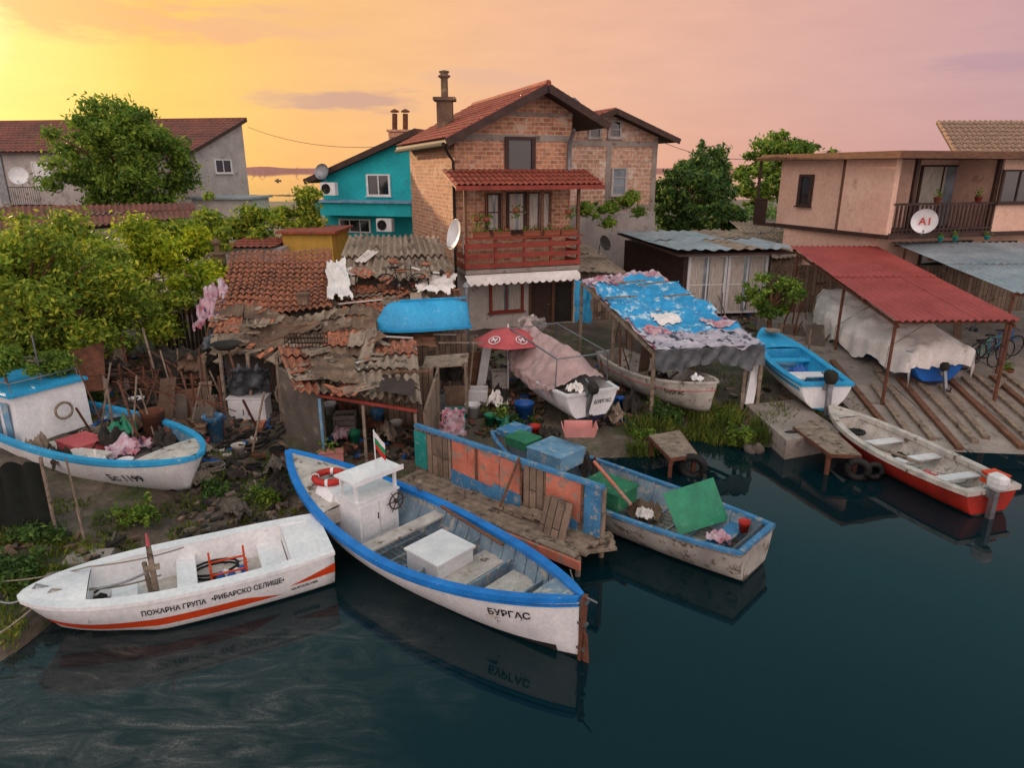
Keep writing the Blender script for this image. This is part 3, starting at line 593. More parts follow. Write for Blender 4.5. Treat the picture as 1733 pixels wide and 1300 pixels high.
t=MB(); q=[f.pt(-.5,zt+.05,.7),f.pt(f.W+.6,zt+.1,.7),f.pt(f.W+.6,zt+.45,.7)+bk*1.05,f.pt(-.5,zt+.4,.7)+bk*1.05]; t.wave(q[0]+V((0,0,.1)),q[1]+V((0,0,.1)),q[2],q[3],.5,.035,2,.03,[0,0,2],4,.03); t.prism([p-V((0,0,.1)) for p in q],(0,0,.06),1); t.build('roof',[m['greymetal'],m['darkwood'],m['asbestos']],ws)
# grey corrugated shed behind
gs=thing('grey_roofed_shed','grey corrugated roofed shed between the glazed shed and the peach house','shed',Q(1330,440,30)); t=MB()
q=[Q(1310,440,29),Q(1405,428,29),Q(1330,378,35),Q(1235,376,35)]; t.wave(*q,.2,.035,3,.03,0,3,.03); t.build('roof',m['asbestos'],gs); t=MB(); t.prism([V((q[0].x,q[0].y+.3,.9)),V((q[1].x,q[1].y+.3,.9)),V((q[1].x,q[1].y+.3,q[1].z-.06)),V((q[0].x,q[0].y+.3,q[0].z-.06))],(-.4,4,0)); t.build('wall',m['oldwood'],gs)
# ------------------------------------------------------------ carports
cpt=thing('red_carport','open carport with red corrugated roof on rusty posts','carport',(10,17.6,.5))
q=[V((10.05,17.5,2.72)),V((13.35,17.6,2.72)),V((13.7,26,3.75)),V((10.5,26,3.75))]
t=MB(); t.wave(*q,.2,.03,2,.02,0,3,.01); t.build('roof',m['redmetal'],cpt)
t=MB()
for a in (.02,.25,.5,.75,.98): t.beam(q[0].lerp(q[3],a)-V((0,0,.07)),q[1].lerp(q[2],a)-V((0,0,.07)),.05,.07)
for a in (.03,.97): t.beam(q[0].lerp(q[1],a)-V((0,0,.14)),q[3].lerp(q[2],a)-V((0,0,.14)),.05,.07)
t.build('roof_frame',m['rust'],cpt)
for x,y in ((10.15,17.7),(13.2,17.7),(10.5,21.5),(13.4,21.5),(10.6,25.6),(13.6,25.6)):
    t=MB(); t.tube([(x,y,.25),(x,y,2.6+(y-17.6)*.12)],.045,8); t.build('post',m['rust'],cpt)
cp2=thing('grey_carport','carport with grey metal sheet roof at the right edge','carport',(14.6,19.5,.9)); q=[V((14.3,19.3,3.15)),V((19.5,19.3,3.15)),V((19.5,26,3.9)),V((14.3,26,3.9))]
t=MB(); t.wave(*q,.25,.03,2,.02,0,4,.01); t.build('roof',m['greymetal'],cp2)
t=MB()
for a in (.02,.33,.66,.98): t.beam(q[0].lerp(q[3],a)-V((0,0,.07)),q[1].lerp(q[2],a)-V((0,0,.07)),.05,.08)
t.build('roof_frame',m['rust'],cp2)
for x,y in ((14.5,19.6),(14.5,25.5),(18.5,19.6)): t=MB(); t.tube([(x,y,.4),(x,y,3.05+(y-19.3)*.11)],.04,8); t.build('post',m['rust'],cp2)
t=MB(); t.box((10.8,26.5,.9),(20,26.7,3.0)); tag(t.build('board_wall',m['greyboardv']),'weathered board wall behind the two carports','wall')
# ------------------------------------------------------------ tarp shelter
tsx=thing('tarpaulin_shelter','low boat shelter roofed with blue tarpaulin and printed sheets','shelter',P(1110,690,.5))
A0,A1,B1,B0=P(1108,592,2.15),P(1292,584,2.1),Q(1105,455,24.0),Q(985,472,21.6)
def bl(a,b): return (A0*(1-a)+A1*a)*(1-b)+(B0*(1-a)+B1*a)*b
def wr(a,b): return .14*noise.noise(V((a*5,b*8,1)))+.09*noise.noise(V((a*15,b*22,4)))+.04*noise.noise(V((a*40,b*50,7)))-.12*math.sin(PI*a)*math.sin(PI*b)
def cut(a0,a1,b0,b1,e,mt,nm,n=50,rg=.1,seed=0):
    t=MB()
    def msk(a,b):
        d=min(a,1-a,b,1-b); return d>rg*(.55+.9*noise.noise(V((a*7,b*7,seed))))
    t.patch(bl(a0,b0),bl(a1,b0),bl(a1,b1),bl(a0,b1),n,n,lambda a,b:wr(a0+(a1-a0)*a,b0+(b1-b0)*b)+e,mask=msk); return t.build(nm,m[mt],tsx)
cut(0,1,0,1,0,'print2','printed_sheet',50,.0); cut(-.03,1.05,.08,.95,.04,'tarpb','blue_tarpaulin',64,.08,3); cut(-.02,1.02,-.03,.17,.06,'print','striped_sheet',40,.05,5); cut(.3,.6,.3,.42,.08,'tarpw','white_patch',20,.15,6); cut(.7,1.03,.18,.3,.07,'print2','patterned_sheet',24,.15,8); cut(.0,.45,.84,.98,.07,'print2','patterned_sheet',24,.15,11); cut(.05,.3,.14,.26,.075,'print2','patterned_sheet',20,.2,13)
t=MB(); n=60; rows=[]
for j in range(7):
    for i in range(n+1):
        a=i/n; p=A0.lerp(A1,a); rows.append(p+V((.06*math.sin(a*38)*j/6,-.12-.05*j/6+.06*math.sin(a*50+j)*j/6,.04-(.5+.12*math.sin(a*9)+.06*math.sin(a*31))*j/6)))
t.add(rows,[(j*(n+1)+i,j*(n+1)+i+1,(j+1)*(n+1)+i+1,(j+1)*(n+1)+i) for j in range(6) for i in range(n)],0,True); t.build('grey_drape',m['tarpg'],tsx)
t=MB(); t.beam(A0-V((0,0,.1)),A1-V((0,0,.1)),.07); t.beam(A0-V((0,0,.12)),B0-V((0,0,.12)),.07); t.beam(A1-V((0,0,.12)),B1-V((0,0,.12)),.07)
for a in (.25,.5,.75): t.beam(A0.lerp(B0,a)-V((0,0,.16)),A1.lerp(B1,a)-V((0,0,.16)),.05)
t.build('roof_frame',m['oldwood'],tsx)
for p in (A0,A1,A0.lerp(B0,.5),A1.lerp(B1,.5),B0,B1,A0.lerp(A1,.85)): t=MB(); t.beam((p.x,p.y,.2),(p.x,p.y,p.z-.12),.09); t.build('post',m['oldwood'],tsx)
for i,(a,b_) in enumerate(((.15,.6),(.8,.55),(.45,.8),(.7,.75))):
    p=bl(a,b_)+V((0,0,.12)); t=MB(); t.beam(p-V((.5,.1*i,0)),p+V((.5,.12,.04)),.07,.04); tag(t.build('lath_weight',m['oldwood']),'lath laid on the blue tarpaulin as a weight','lath','laths weighing down the blue tarpaulin')
# ------------------------------------------------------------ shacks left centre
def wallprism(t,q,z0,ins=.05,drop=.12):
    c=sum([V(p) for p in q],V())/len(q); b=[V(p)+(c-V(p))*ins for p in q]; n=len(b)
    vs=[(p.x,p.y,z0) for p in b]+[(p.x,p.y,p.z-drop) for p in b]
    return t.add(vs,[(i,(i+1)%n,n+(i+1)%n,n+i) for i in range(n)]+[tuple(range(n,2*n))])
s1=thing('tiled_fishing_shack','patched shack under an old orange clay tile roof','shack',P(450,620,.8))
q=[Q(362,535,18.8),Q(562,528,18.6),Q(562,424,22.4),Q(388,426,22.6)]
t=MB(); t.wave(*q,.2,.045,13,.05,0,6,.012,tile=True); t.warp(.2,.45,1); t.build('roof',m['oldtiles'],s1)
t=MB(); wallprism(t,q,.5,.06,.25); t.build('wall',m['feltwall'],s1)
s2=thing('corrugated_roof_shack','shack with curling grey corrugated sheets below the balcony house','shack',P(660,570,.8))
q=[Q(562,488,20.0),Q(775,474,20.0),Q(742,398,23.4),Q(590,404,23.4)]
t=MB(); t.wave(*q,.21,.06,2,.07,0,5,.04,rag=.3); t.warp(.15,.7,4); t.build('roof',m['asbestos'],s2); t=MB(); wallprism(t,q,.5,.08,.35); t.build('wall',m['greyboardv'],s2)
ql=[Q(560,565,17.6),Q(800,548,18.8),Q(775,485,20.6),Q(555,490,20.4)]; t=MB(); t.wave(*ql,.2,.035,7,.05,[0,0,0,0,1,2],5,.045,tile=True,rag=.4); t.warp(.25,.7,5); t.build('lean_to_roof',[m['oldtiles'],m['asbestos'],m['felt']],s2)
t=MB(); wallprism(t,ql,.4,.08,.3); t.build('lean_to_wall',m['greyboardv'],s2)
def ragsheet(c4,mt,name,label,cat,amp=.12,rg=.14,seed=0,e=.14,n=26,sc=5):
    t=MB(); t.patch(*c4,n,n,lambda a,b:e+amp*noise.noise(V((a*sc,b*sc,seed)))+amp*.5*noise.noise(V((a*sc*3,b*sc*3,seed+3))),mask=lambda a,b:min(a,1-a,b,1-b)>rg*(.6+1.2*noise.noise(V((a*5,b*5,seed+1)))))
    return tag(t.build(name,m[mt]),label,cat)
ragsheet((Q(550,520,18.6),Q(602,515,18.8),Q(585,440,21.7),Q(552,445,21.6)),'tarpw','plastic_sheet','crumpled white plastic sheet between the tiled and corrugated roofs','sheet',.12,.1,2)
ragsheet((Q(325,565,18.2),Q(375,560,18.2),Q(395,480,20.4),Q(345,490,20.2)),'print2','cloth_bundle','crumpled red and white cloth hanging off the tiled roof edge','cloth',.25,.15,7)
ragsheet((Q(700,500,19.8),Q(770,505,19.6),Q(775,470,20.8),Q(715,470,20.8)),'tarpw','plastic_sheet','torn white plastic sheet at the right end of the corrugated roof','sheet',.12,.1,15)
ragsheet((Q(420,595,17.2),Q(530,600,16.8),Q(525,545,18.3),Q(430,548,18.3)),'felt','roofing_felt','big brown felt patch on the front of the sagging shack roof','felt',.1,.04,18,.16)
ragsheet((Q(545,590,16.9),Q(640,585,17.1),Q(630,545,18.2),Q(550,548,18.2)),'asbestos','sheet_patch','pale grey sheet patch on the sagging shack roof','sheet',.06,.03,21,.2)
ragsheet((Q(340,600,17.0),Q(400,605,17.0),Q(405,560,18.1),Q(350,560,18.1)),'tarpg','plastic_sheet','dirty grey plastic sheet at the left end of the sagging roof','sheet',.14,.1,25)
ragsheet((Q(655,600,16.8),Q(740,595,17.2),Q(730,565,18),Q(660,568,18)),'wood','roofing_felt','dark brown sheet beside the upturned rowboat','sheet',.05,.03,28,.16)
ragsheet((P(530,650,2.05),P(610,662,1.95),Q(600,615,16.0),Q(520,612,16.0)),'felt','roofing_felt','brown felt sheet sagging over the front shack eaves','felt',.1,.05,33,.13)
ragsheet((P(640,672,1.95),P(700,682,1.9),Q(705,640,15.4),Q(650,636,15.4)),'darkwood','dark_board','dark square board on the right end of the front shack roof','board',.02,.02,37,.14,14)
# middle brown roof
s3=thing('felt_roof_shack','sprawling shack with brown felt and broken sheet roof','shack',P(470,700,.5))
qm=[Q(355,618,16.4),Q(640,608,15.9),Q(640,528,18.4),Q(372,528,18.7)]
t=MB(); t.wave(*qm,.22,.03,4,.07,[0,0,0,1,2],6,.05,rag=.4); t.warp(.3,.6,8); t.build('roof',[m['felt'],m['asbestos'],m['oldtiles']],s3)
q2=[P(500,664,1.95),P(714,690,1.75),Q(705,585,16.7),Q(470,592,16.7)]
t=MB(); t.wave(*q2,.2,.04,4,.05,[0,0,0,1],5,.03,rag=.4); t.warp(.2,.6,9); t.build('lower_roof',[m['asbestos'],m['oldtiles']],s3)
pA,pB,pC=P(540,668,1.8),P(706,694,1.6),P(470,622,2.1)
t=MB(); t.prism([V((pA.x,pA.y,.2)),V((pC.x,pC.y,.2)),V((pC.x,pC.y,2.1)),V((pA.x,pA.y,1.82))],(.06,.05,0)); t.build('side_wall',m['feltwall'],s3)
t=MB(); t.beam(pA-V((0,0,.02)),pB-V((0,0,.02)),.05,.07); t.build('front_beam',m['redwood'],s3)
for a in (0,.45,.98): p=pA.lerp(pB,a); t=MB(); t.beam((p.x,p.y,.2),(p.x,p.y,p.z-.08),.06); t.build('post',m['paleblue'] if a==0 else m['oldwood'],s3)
t=MB(); t.prism([V((pA.x+.3,pA.y+2.2,.3)),V((pB.x+.1,pB.y+2.2,.3)),V((pB.x+.1,pB.y+2.2,1.9)),V((pA.x+.3,pA.y+2.2,1.9))],(0,.1,0)); t.build('back_wall',m['greyboardv'],s3)
t=MB(); t.prism([V((pB.x+.1,pB.y+.1,.3)),V((pB.x+.2,pB.y+2.2,.3)),V((pB.x+.2,pB.y+2.2,1.9)),V((pB.x+.1,pB.y+.1,1.5))],(.06,0,0)); t.build('end_wall',m['greyboardv'],s3)
wA=P(365,720,.45); wB=P(470,700,.45); t=MB(); t.prism([V((wA.x,wA.y+1.0,.3)),V((wB.x,wB.y+1.0,.3)),V((wB.x,wB.y+1.0,2.3)),V((wA.x,wA.y+1.0,2.3))],(0,.1,0)); t.build('back_wall',m['feltwall'],s3)
for px in (385,430,478): p=P(px,718,.45); t=MB(); t.beam((p.x,p.y,.3),(p.x,p.y+.1,2.25),.07); t.build('post',m['oldwood'],s3)
# rubble on the roofs (uncountable)
t=MB()
def scat(q,n,smin,smax,mis,e=.1,frag=.0):
    q=[V(p) for p in q]; nn=(q[1]-q[0]).cross(q[3]-q[0]).normalized()
    for _ in range(n):
        a,b=R.random(),R.random(); p=(q[0]*(1-a)+q[1]*a)*(1-b)+(q[3]*(1-a)+q[2]*a)*b+V((0,0,R.uniform(.06,e)))
        an=R.uniform(0,PI); x=V((math.cos(an),math.sin(an),0)); x=(x-nn*x.dot(nn)+nn*R.uniform(-.12,.12)).normalized(); y=nn.cross(x).normalized(); mi=R.choice(mis)
        if R.random()<frag:
            w_,h_=R.uniform(.3,.6),R.uniform(.3,.8); t.wave(p-x*w_/2-y*h_/2,p+x*w_/2-y*h_/2,p+x*w_/2+y*h_/2,p-x*w_/2+y*h_/2,.18,.025,1,.02,mi,1,.02)
        else: L=R.uniform(smin,smax); t.obox(p,x*L/2,y*R.uniform(.03,.1),x.cross(y)*.01,mi)
scat(qm,42,.12,.5,[0,0,1,2,2,4],.2,.3); scat(ql,60,.12,.35,[0,0,0,1,2],.2,.2); scat(q2,30,.12,.5,[0,1,2,2],.15,.2)
scat([Q(562,488,20.0),Q(775,474,20.0),Q(750,440,21.5),Q(590,440,21.5)],24,.12,.5,[0,0,1,2,3],.15,.1)
tag(t.build('roof_rubble',[m['oldtiles'],m['asbestos'],m['oldwood'],m['plasterw'],m['felt']]),'broken tiles, sheets and laths heaped on the shack roofs','rubble',kind='stuff')
t=MB()
def gsc(n,x0,y0,x1,y1,mis,s0=.06,s1_=.4):
    for _ in range(n):
        p=G(R.uniform(x0,x1),R.uniform(y0,y1),.03); L=R.uniform(s0,s1_); an=R.uniform(0,PI); x=V((math.cos(an),math.sin(an),R.uniform(-.2,.3))).normalized(); y=x.cross(V((0,0,1))).normalized()
        t.obox(p,x*L/2,y*R.uniform(.015,.07),x.cross(y)*R.uniform(.008,.04),R.choice(mis))
MI=[0,1,2,3,3,3,5,6,7,7,8]
gsc(520,130,600,480,790,MI,.06,.5); gsc(170,300,790,540,920,[1,2,3,3,8,8,7],.05,.22); gsc(280,790,590,920,740,MI); gsc(200,560,690,700,780,MI); gsc(180,1010,610,1070,720,MI); gsc(120,1130,520,1320,560,MI); gsc(180,1560,540,1733,640,MI); gsc(140,1230,640,1430,730,[1,2,3,8]); gsc(80,0,900,240,1020,[2,3,8]); gsc(100,1310,540,1400,600,MI); gsc(60,1440,650,1730,745,[1,2,3,6],.05,.2)
gsc(34,140,600,480,780,[4],.06,.3); gsc(16,790,590,920,740,[4],.06,.3)
tag(t.build('shore_litter',[m['oldtiles'],m['oldwood'],m['felt'],m['dark'],m['plasterw'],m['bluep'],m['rust'],m['net'],m['stone']]),'small scraps of wood, tile, stone and junk littering the ground','litter',kind='stuff')
# ------------------------------------------------------------ boats
class Boat:
    def __init__(s,name,label,stern,bow,B,D,z0=0,tw=.7,sm=.45,pb=2.,eb=.9,rb=.3,rs=.05,rake=.3,kb=.35,ks=0,q=.6,pitch=0,roll=0,cat='boat'):
        a,b=V(stern),V(bow); d=b-a; s.L=d.xy.length; s.B=B;s.D=D;s.tw=tw;s.smid=sm;s.pb=pb;s.eb=eb;s.rb=rb;s.rs=rs;s.rake=rake;s.kb=kb;s.ks=ks;s.q=q
        s.t=thing(name,label,cat,(a.x,a.y,z0),math.atan2(d.y,d.x),rx=roll,ry=-pitch); s.M=WM[s.t.name]
    def half(s,u):
        if u>=s.smid: g=max(0,1-((u-s.smid)/(1-s.smid))**s.pb)**s.eb
        else: 
            r=((s.smid-u)/s.smid); g=s.tw+(1-s.tw)*(max(0,1-r**s.pb)**(s.eb if s.tw<.1 else 1))
        return s.B/2*g
    def sheer(s,u): return s.D+s.rb*max(0,(u-.35)/.65)**2+s.rs*max(0,(.45-u)/.45)**2
    def keel(s,u): return s.kb*max(0,(u-.75)/.25)**2*.8+s.ks*max(0,(.2-u)/.2)**2*.8
    def hp(s,u,f,sd,ins=0,dz=0):
        f_=max(0,min(1,f)); q=s.q+(1-s.q)*max(0,(u-.6)/.4); sec=math.sin(f_*PI/2)**q*(.9+.1*f_)
        x=s.L*u+s.rake*(f_-1)*max(0,(u-.5)*2)**3
        return V((x,sd*max(0,s.half(u)*sec-ins),s.keel(u)+(s.sheer(u)-s.keel(u))*f_+dz))
    def fz(s,u,z): return (z-s.keel(u))/(s.sheer(u)-s.keel(u))
    def surf(s,u,f,sd,off=.006):
        p=s.hp(u,f,sd); a=s.hp(u+.01,f,sd)-s.hp(u-.01,f,sd); b=s.hp(u,min(f+.03,1),sd)-s.hp(u,f-.03,sd); n=a.cross(b).normalized()
        if n.y*sd<0: n=-n
        return p+n*off
    def us(s,n=30): return [1-(1-i/n)**1.25 for i in range(n+1)]
    def hull(s,mt,bm,wl=.1,K=9):
        t=MB(); U=s.us(); n=len(U)
        for sd in (-1,1):
            vs=[s.hp(u,k/K,sd) for u in U for k in range(K+1)]
            for i in range(n-1):
                for k in range(K):
                    a=i*(K+1)+k; ids=[a,a+1,a+K+2,a+K+1]; z=sum(vs[j].z for j in ids)/4
                    t.add([vs[j] for j in ids],[(0,1,2,3)],1 if z<wl else 0,True)
        if s.tw>.05:
            for k in range(K): 
                a,b,c,d=s.hp(0,k/K,-1),s.hp(0,k/K,1),s.hp(0,(k+1)/K,1),s.hp(0,(k+1)/K,-1); t.quad(a,b,c,d,1 if (a.z+c.z)/2<wl else 0)
        o=t.build('hull',[mt,bm],s.t,True,norm=False)
        bmx=bmesh.new(); bmx.from_mesh(o.data); bmesh.ops.remove_doubles(bmx,verts=bmx.verts,dist=.0005); bmesh.ops.recalc_face_normals(bmx,faces=bmx.faces); bmx.to_mesh(o.data); bmx.free(); return o
    def inner(s,mt,fm,zf,u0=.02,u1=.97,ins=.05,ribs=None,K=4):
        t=MB(); U=[u0+(u1-u0)*i/26 for i in range(27)]
        def pt(u,z,sd): return s.hp(u,s.fz(u,z),sd,ins)
        for sd in (-1,1):
            vs=[]
            for u in U:
                zt=s.sheer(u)-.005; zb=min(max(zf,s.keel(u)+.08),zt-.05)
                for k in range(K+1):
                    p=pt(u,zt+(zb-zt)*k/K,sd); vs.append(p)
            t.add(vs,[(i*(K+1)+k,i*(K+1)+k+1,(i+1)*(K+1)+k+1,(i+1)*(K+1)+k) for i in range(26) for k in range(K)],0,True)
        if s.tw>.05: zt=s.sheer(u0)-.005; t.quad(pt(u0,zf,-1),pt(u0,zf,1),pt(u0,zt,1),pt(u0,zt,-1))
        t.build('inner_lining',mt,s.t,True,norm=False)
        t=MB(); vs=[]
        for u in U:
            z=min(max(zf,s.keel(u)+.08),s.sheer(u)-.05); a=pt(u,z,-1); b=pt(u,z,1); vs+=[a,b]
        t.add(vs,[(2*i,2*i+1,2*i+3,2*i+2) for i in range(26)]); t.build('floorboards',fm,s.t,True,norm=False)
        if ribs:
            n=int(s.L/ribs)
            for i in range(1,n):
                u=i/n
                if u<.04 or u>.93: continue
                t=MB(); 
                for sd in (-1,1):
                    for k in range(3):
                        z0=zf+(s.sheer(u)-zf)*k/3; z1=zf+(s.sheer(u)-zf)*(k+1)/3; t.beam(pt(u,z0,sd)-V((0,sd*.012,0)),pt(u,z1-.02,sd)-V((0,sd*.012,0)),.04,.03)
                t.beam(pt(u,zf+.015,-1),pt(u,zf+.015,1),.04,.03); t.build('rib',mt,s.t,True)
    def rail(s,name,mt,f=1,out=.04,inn=.06,zl=-.04,zh=.03,u0=0,u1=1.0,transom=True,bow_solid=False):
        t=MB(); U=[u for u in s.us(34) if u0<=u<=u1]
        for sd in (-1,1):
            vs=[]
            for u in U:
                p=s.hp(u,f,sd); a=p+V((0,sd*out,0)); b=p-V((0,sd*min(inn,abs(p.y)),0))
                if u>.985: a.x+=out*.8
                vs+=[a+V((0,0,zl)),a+V((0,0,zh)),b+V((0,0,zh)),b+V((0,0,zl))]
            n=len(U); t.add(vs,[(4*i+k,4*i+(k+1)%4,4*i+4+(k+1)%4,4*i+4+k) for i in range(n-1) for k in range(4)]+[(0,1,2,3),(4*n-4,4*n-3,4*n-2,4*n-1)])
        if transom and s.tw>.05 and u0==0:
            a,b=s.hp(0,f,-1),s.hp(0,f,1); t.box((-out,a.y-out+.001,a.z+zl-.001),(inn,b.y+out-.001,a.z+zh+.001))
        return t.build(name,mt,s.t,True)
    def deck(s,name,mt,u0,u1,dz=.0,ins=.03,camber=.04,th=.03):
        t=MB(); n=12; vs=[]
        for i in range(n+1):
            u=u0+(u1-u0)*i/n
            for y in (-1,-.5,0,.5,1): p=s.hp(u,1,1,ins); vs.append(V((p.x,p.y*y,p.z+dz+camber*(1-y*y)*min(1,s.half(u)*2))))
        t.add(vs,[(i*5+k,i*5+k+1,i*5+k+6,i*5+k+5) for i in range(n) for k in range(4)],0,True)
        if u0>.3: t.quad(vs[0],vs[4],vs[4]-V((0,0,.3)),vs[0]-V((0,0,.3)))
        if u1<.6: t.quad(vs[-5],vs[-1],vs[-1]-V((0,0,.25)),vs[-5]-V((0,0,.25)))
        return t.build(name,mt,s.t,True)
    def thwart(s,u,w,z,mt,th=.035,name='thwart',ins=.05):
        y=s.hp(u,s.fz(u,z),1,ins).y; x=s.hp(u,1,1).x; t=MB(); t.box((x-w/2,-y,z-th),(x+w/2,y,z)); return t.build(name,mt,s.t,True)
    def bulk(s,u,z0,z1,mt,th=.03,name='bulkhead'):
        x=s.hp(u,1,1).x; y0=s.hp(u,s.fz(u,z0),1,.05).y; y1=s.hp(u,s.fz(u,z1),1,.05).y
        t=MB(); t.prism([(x,-y0,z0),(x,y0,z0),(x,y1,z1),(x,-y1,z1)],(th,0,0)); return t.build(name,mt,s.t,True)
    def text(s,txt,size,u,zc,sd,mt,name='lettering',width=None):
        vs,fs=text2d(txt,size); t=MB(); o=[]
        if width: mx=max(v[0] for v in vs); vs=[(v[0]*width/mx,v[1],0) for v in vs]
        cy=(max(v[1] for v in vs)+min(v[1] for v in vs))/2
        for x,y,_ in vs:
            uu=u+(x if sd<0 else -x)/s.L; f=s.fz(uu,zc(uu)+(y-cy)); o.append(s.surf(uu,f,sd,.014))
        return t.add(o,fs).build(name,mt,s.t,True,norm=False)
    def stripe(s,u0,u1,g0,g1,sd,mt,name='stripe',n=30,off=.006):
        t=MB(); vs=[]
        for i in range(n+1):
            u=u0+(u1-u0)*i/n; vs+=[s.surf(u,g0(u),sd,off),s.surf(u,(g0(u)+g1(u))/2,sd,off),s.surf(u,g1(u),sd,off)]
        t.add(vs,[(3*i+k,3*i+k+1,3*i+4+k,3*i+3+k) for i in range(n) for k in (0,1)],0,True); return t.build(name,mt,s.t,True,norm=False)
    def cover(s,mt,u0,u1,ridge,over=.06,drop=.15,amp=.05,name='cover',seed=0,endrop=0):
        t=MB(); nu,nv=52,40; vs=[]
        for i in range(nu+1):
            u=u0+(u1-u0)*i/nu
            for j in range(nv+1):
                y=-1+2*j/nv; w=s.half(max(u,0))+over; a=abs(y); e=min(1,4*(i/nu)+.3)*min(1,4*(1-i/nu)+.3); x=s.hp(u,1,1).x
                if a<.74: z=s.sheer(u)+.03+ridge*e*(1-(a/.74)**1.3); yy=y/.74*w
                else: z=s.sheer(u)+.03-(a-.74)/.26*drop*(1+.15*math.sin(u*23)); yy=math.copysign(w+.02+.04*math.sin(u*60),y)
                if endrop and i<2:
                    z=min(z,s.sheer(0)+.05)-(endrop if i==0 else 0); x=-.1-.05*math.sin(j)
                nz=noise.noise(V((u*7,y*3,seed)))*amp+noise.noise(V((u*20,y*8,seed)))*amp*.7+noise.noise(V((u*45,y*20,seed)))*amp*.25
                vs.append(V((x,yy+nz*.5,z+nz)))
        return t.add(vs,[(i*(nv+1)+j,i*(nv+1)+j+1,(i+1)*(nv+1)+j+1,(i+1)*(nv+1)+j) for i in range(nu) for j in range(nv)],0,True).build(name,mt,s.t,True,norm=False)
    def motor(s,mt,y=0,sc=1.,x=-.12,z=None,tilt=0):
        z=s.sheer(0) if z is None else z; rot=Matrix.Rotation(tilt,3,'Y'); o=V((x,y,z))
        def T(t): t.v=[o+rot@(v*sc) for v in t.v]; return t
        t=MB(); t.box((-.06,-.06,-.75),(.05,.06,.08)); t.box((-.22,-.03,-.8),(.08,.03,-.66)); t.prism([(-.02,-.012,-.8),(-.16,-.012,-.8),(-.1,-.012,-1)],(0,.024,0)); t.box((.03,-.12,-.12),(.16,.12,.05)); t.tube([(.1,0,.2),(.45,0,.26)],.025)
        leg=T(t).build('outboard_motor',m['steel'],s.t,True); t=MB()
        n=12; vs=[]
        for (w_,l0,l1,z_) in ((.09,-.14,.1,.07),(.13,-.2,.16,.14),(.14,-.22,.18,.26),(.13,-.2,.17,.36),(.07,-.12,.1,.41)):
            for k_ in range(n): a=2*PI*k_/n; c_,s_=math.cos(a),math.sin(a); vs.append(V(((l0+l1)/2+(l1-l0)/2*math.copysign(abs(c_)**.6,c_),w_*math.copysign(abs(s_)**.6,s_),z_)))
        t.add(vs,[(i*n+k_,i*n+(k_+1)%n,(i+1)*n+(k_+1)%n,(i+1)*n+k_) for i in range(4) for k_ in range(n)]+[tuple(range(4*n,5*n)),tuple(range(n))],0,False)
        T(t).build('cowling',mt,leg,True); t=MB(); t.tube([(-.22,0,-.73),(-.3,0,-.73)],.03)
        for k in range(3): a=k*2.09; t.quad((-.25,0,-.73),(-.25+.03,.11*math.cos(a-.3),-.73+.11*math.sin(a-.3)),(-.26,.13*math.cos(a),-.73+.13*math.sin(a)),(-.28,.11*math.cos(a+.3),-.73+.11*math.sin(a+.3)))
        T(t).build('propeller',m['dark'],leg,True)
    def w(s,x,y,z): return s.M@V((x,y,z))
# --- white boat with blue gunwale
b=Boat('fishing_boat','long white fishing boat with bright blue gunwale and small wheelhouse',(.93,7.95,0),(-4.55,12.85,0),2.0,.86,-.18,tw=.03,sm=.48,pb=2.0,eb=.88,rb=.36,rs=.3,rake=.25,kb=.4,ks=.15,q=.5)
b.hull(m['white'],m['bottom'],.24); b.inner(m['innerblue'],m['deckblue'],.34,.06,.8,ribs=.3)
b.rail('gunwale',m['blue'],1,.05,.1,-.05,.03); b.rail('rubbing_strake',m['blue'],.9,.025,.0,-.02,.02); 
b.deck('foredeck',m['oldwhite'],.68,.985,.0,.06,.06)
b.text('БУРГАС',.16,.165,lambda u:b.sheer(u)-.3,1,m['text'])
L=b.L
t=MB(); x0,x1=L*.6,L*.70; t.box((x0,-.42,.35),(x1,.42,1.18)); t.box((x0-.02,-.46,1.182),(x1+.06,.46,1.22)); t.prism([(x1,-.5,1.0),(x1,.5,1.0),(x1,.42,1.16),(x1,-.42,1.16)],(.5,0,.02)); wh=t.build('wheelhouse',m['whiteclean'],b.t,True)
for y0 in (.2,-.18): 
    t=MB(); t.box((x0-.02,y0-.17,.5),(x0-.003,y0+.17,1.1)); t.build('locker_door',m['white'],wh,True)
t=MB(); t.box((x0-.03,.03,.78),(x0-.021,.05,.9)); t.build('handle',m['dark'],wh,True)
t=MB(); t.box((x0-.05,-.52,1.58),(x1-.2,.52,1.62)); t.box((x0-.07,-.54,1.56),(x0-.052,.54,1.65)); t.build('canopy',m['whiteclean'],wh,True)
for y in (-.42,.42):
    for x in (x0+.06,x1-.26): t=MB(); t.beam((x,y,1.22),(x,y,1.58),.05); t.build('canopy_post',m['white'],wh,True)
c0=V((x0-.08,-.33,1.0)); t=MB(); t.tube([c0+V((0,.15*math.cos(a),.15*math.sin(a))) for a in [2*PI*k/20 for k in range(20)]],.014,6,0,True)
for k in range(6): a=2*PI*k/6; e=V((0,math.cos(a),math.sin(a))); t.tube([c0,c0+e*.21],.01,5)
t.lathe(c0-V((.02,0,0)),[(.001,0),(.04,0),(.04,.05),(.001,.05)],10,0,(1,0,0)); t.build('steering_wheel',m['darkwood'],wh,True)
b.thwart(.52,.28,.72,m['oldwhite']); b.bulk(.37,.35,.66,m['innerblue']); b.bulk(.25,.35,.68,m['innerblue']); b.bulk(.14,.35,.75,m['innerblue']); b.thwart(.19,.62,.6,m['oldwhite'],name='stern_locker_lid'); b.thwart(.31,.5,.55,m['oldwhite'],name='side_bench'); b.deck('stern_deck',m['innerblue'],.02,.09,-.02,.06,.03)
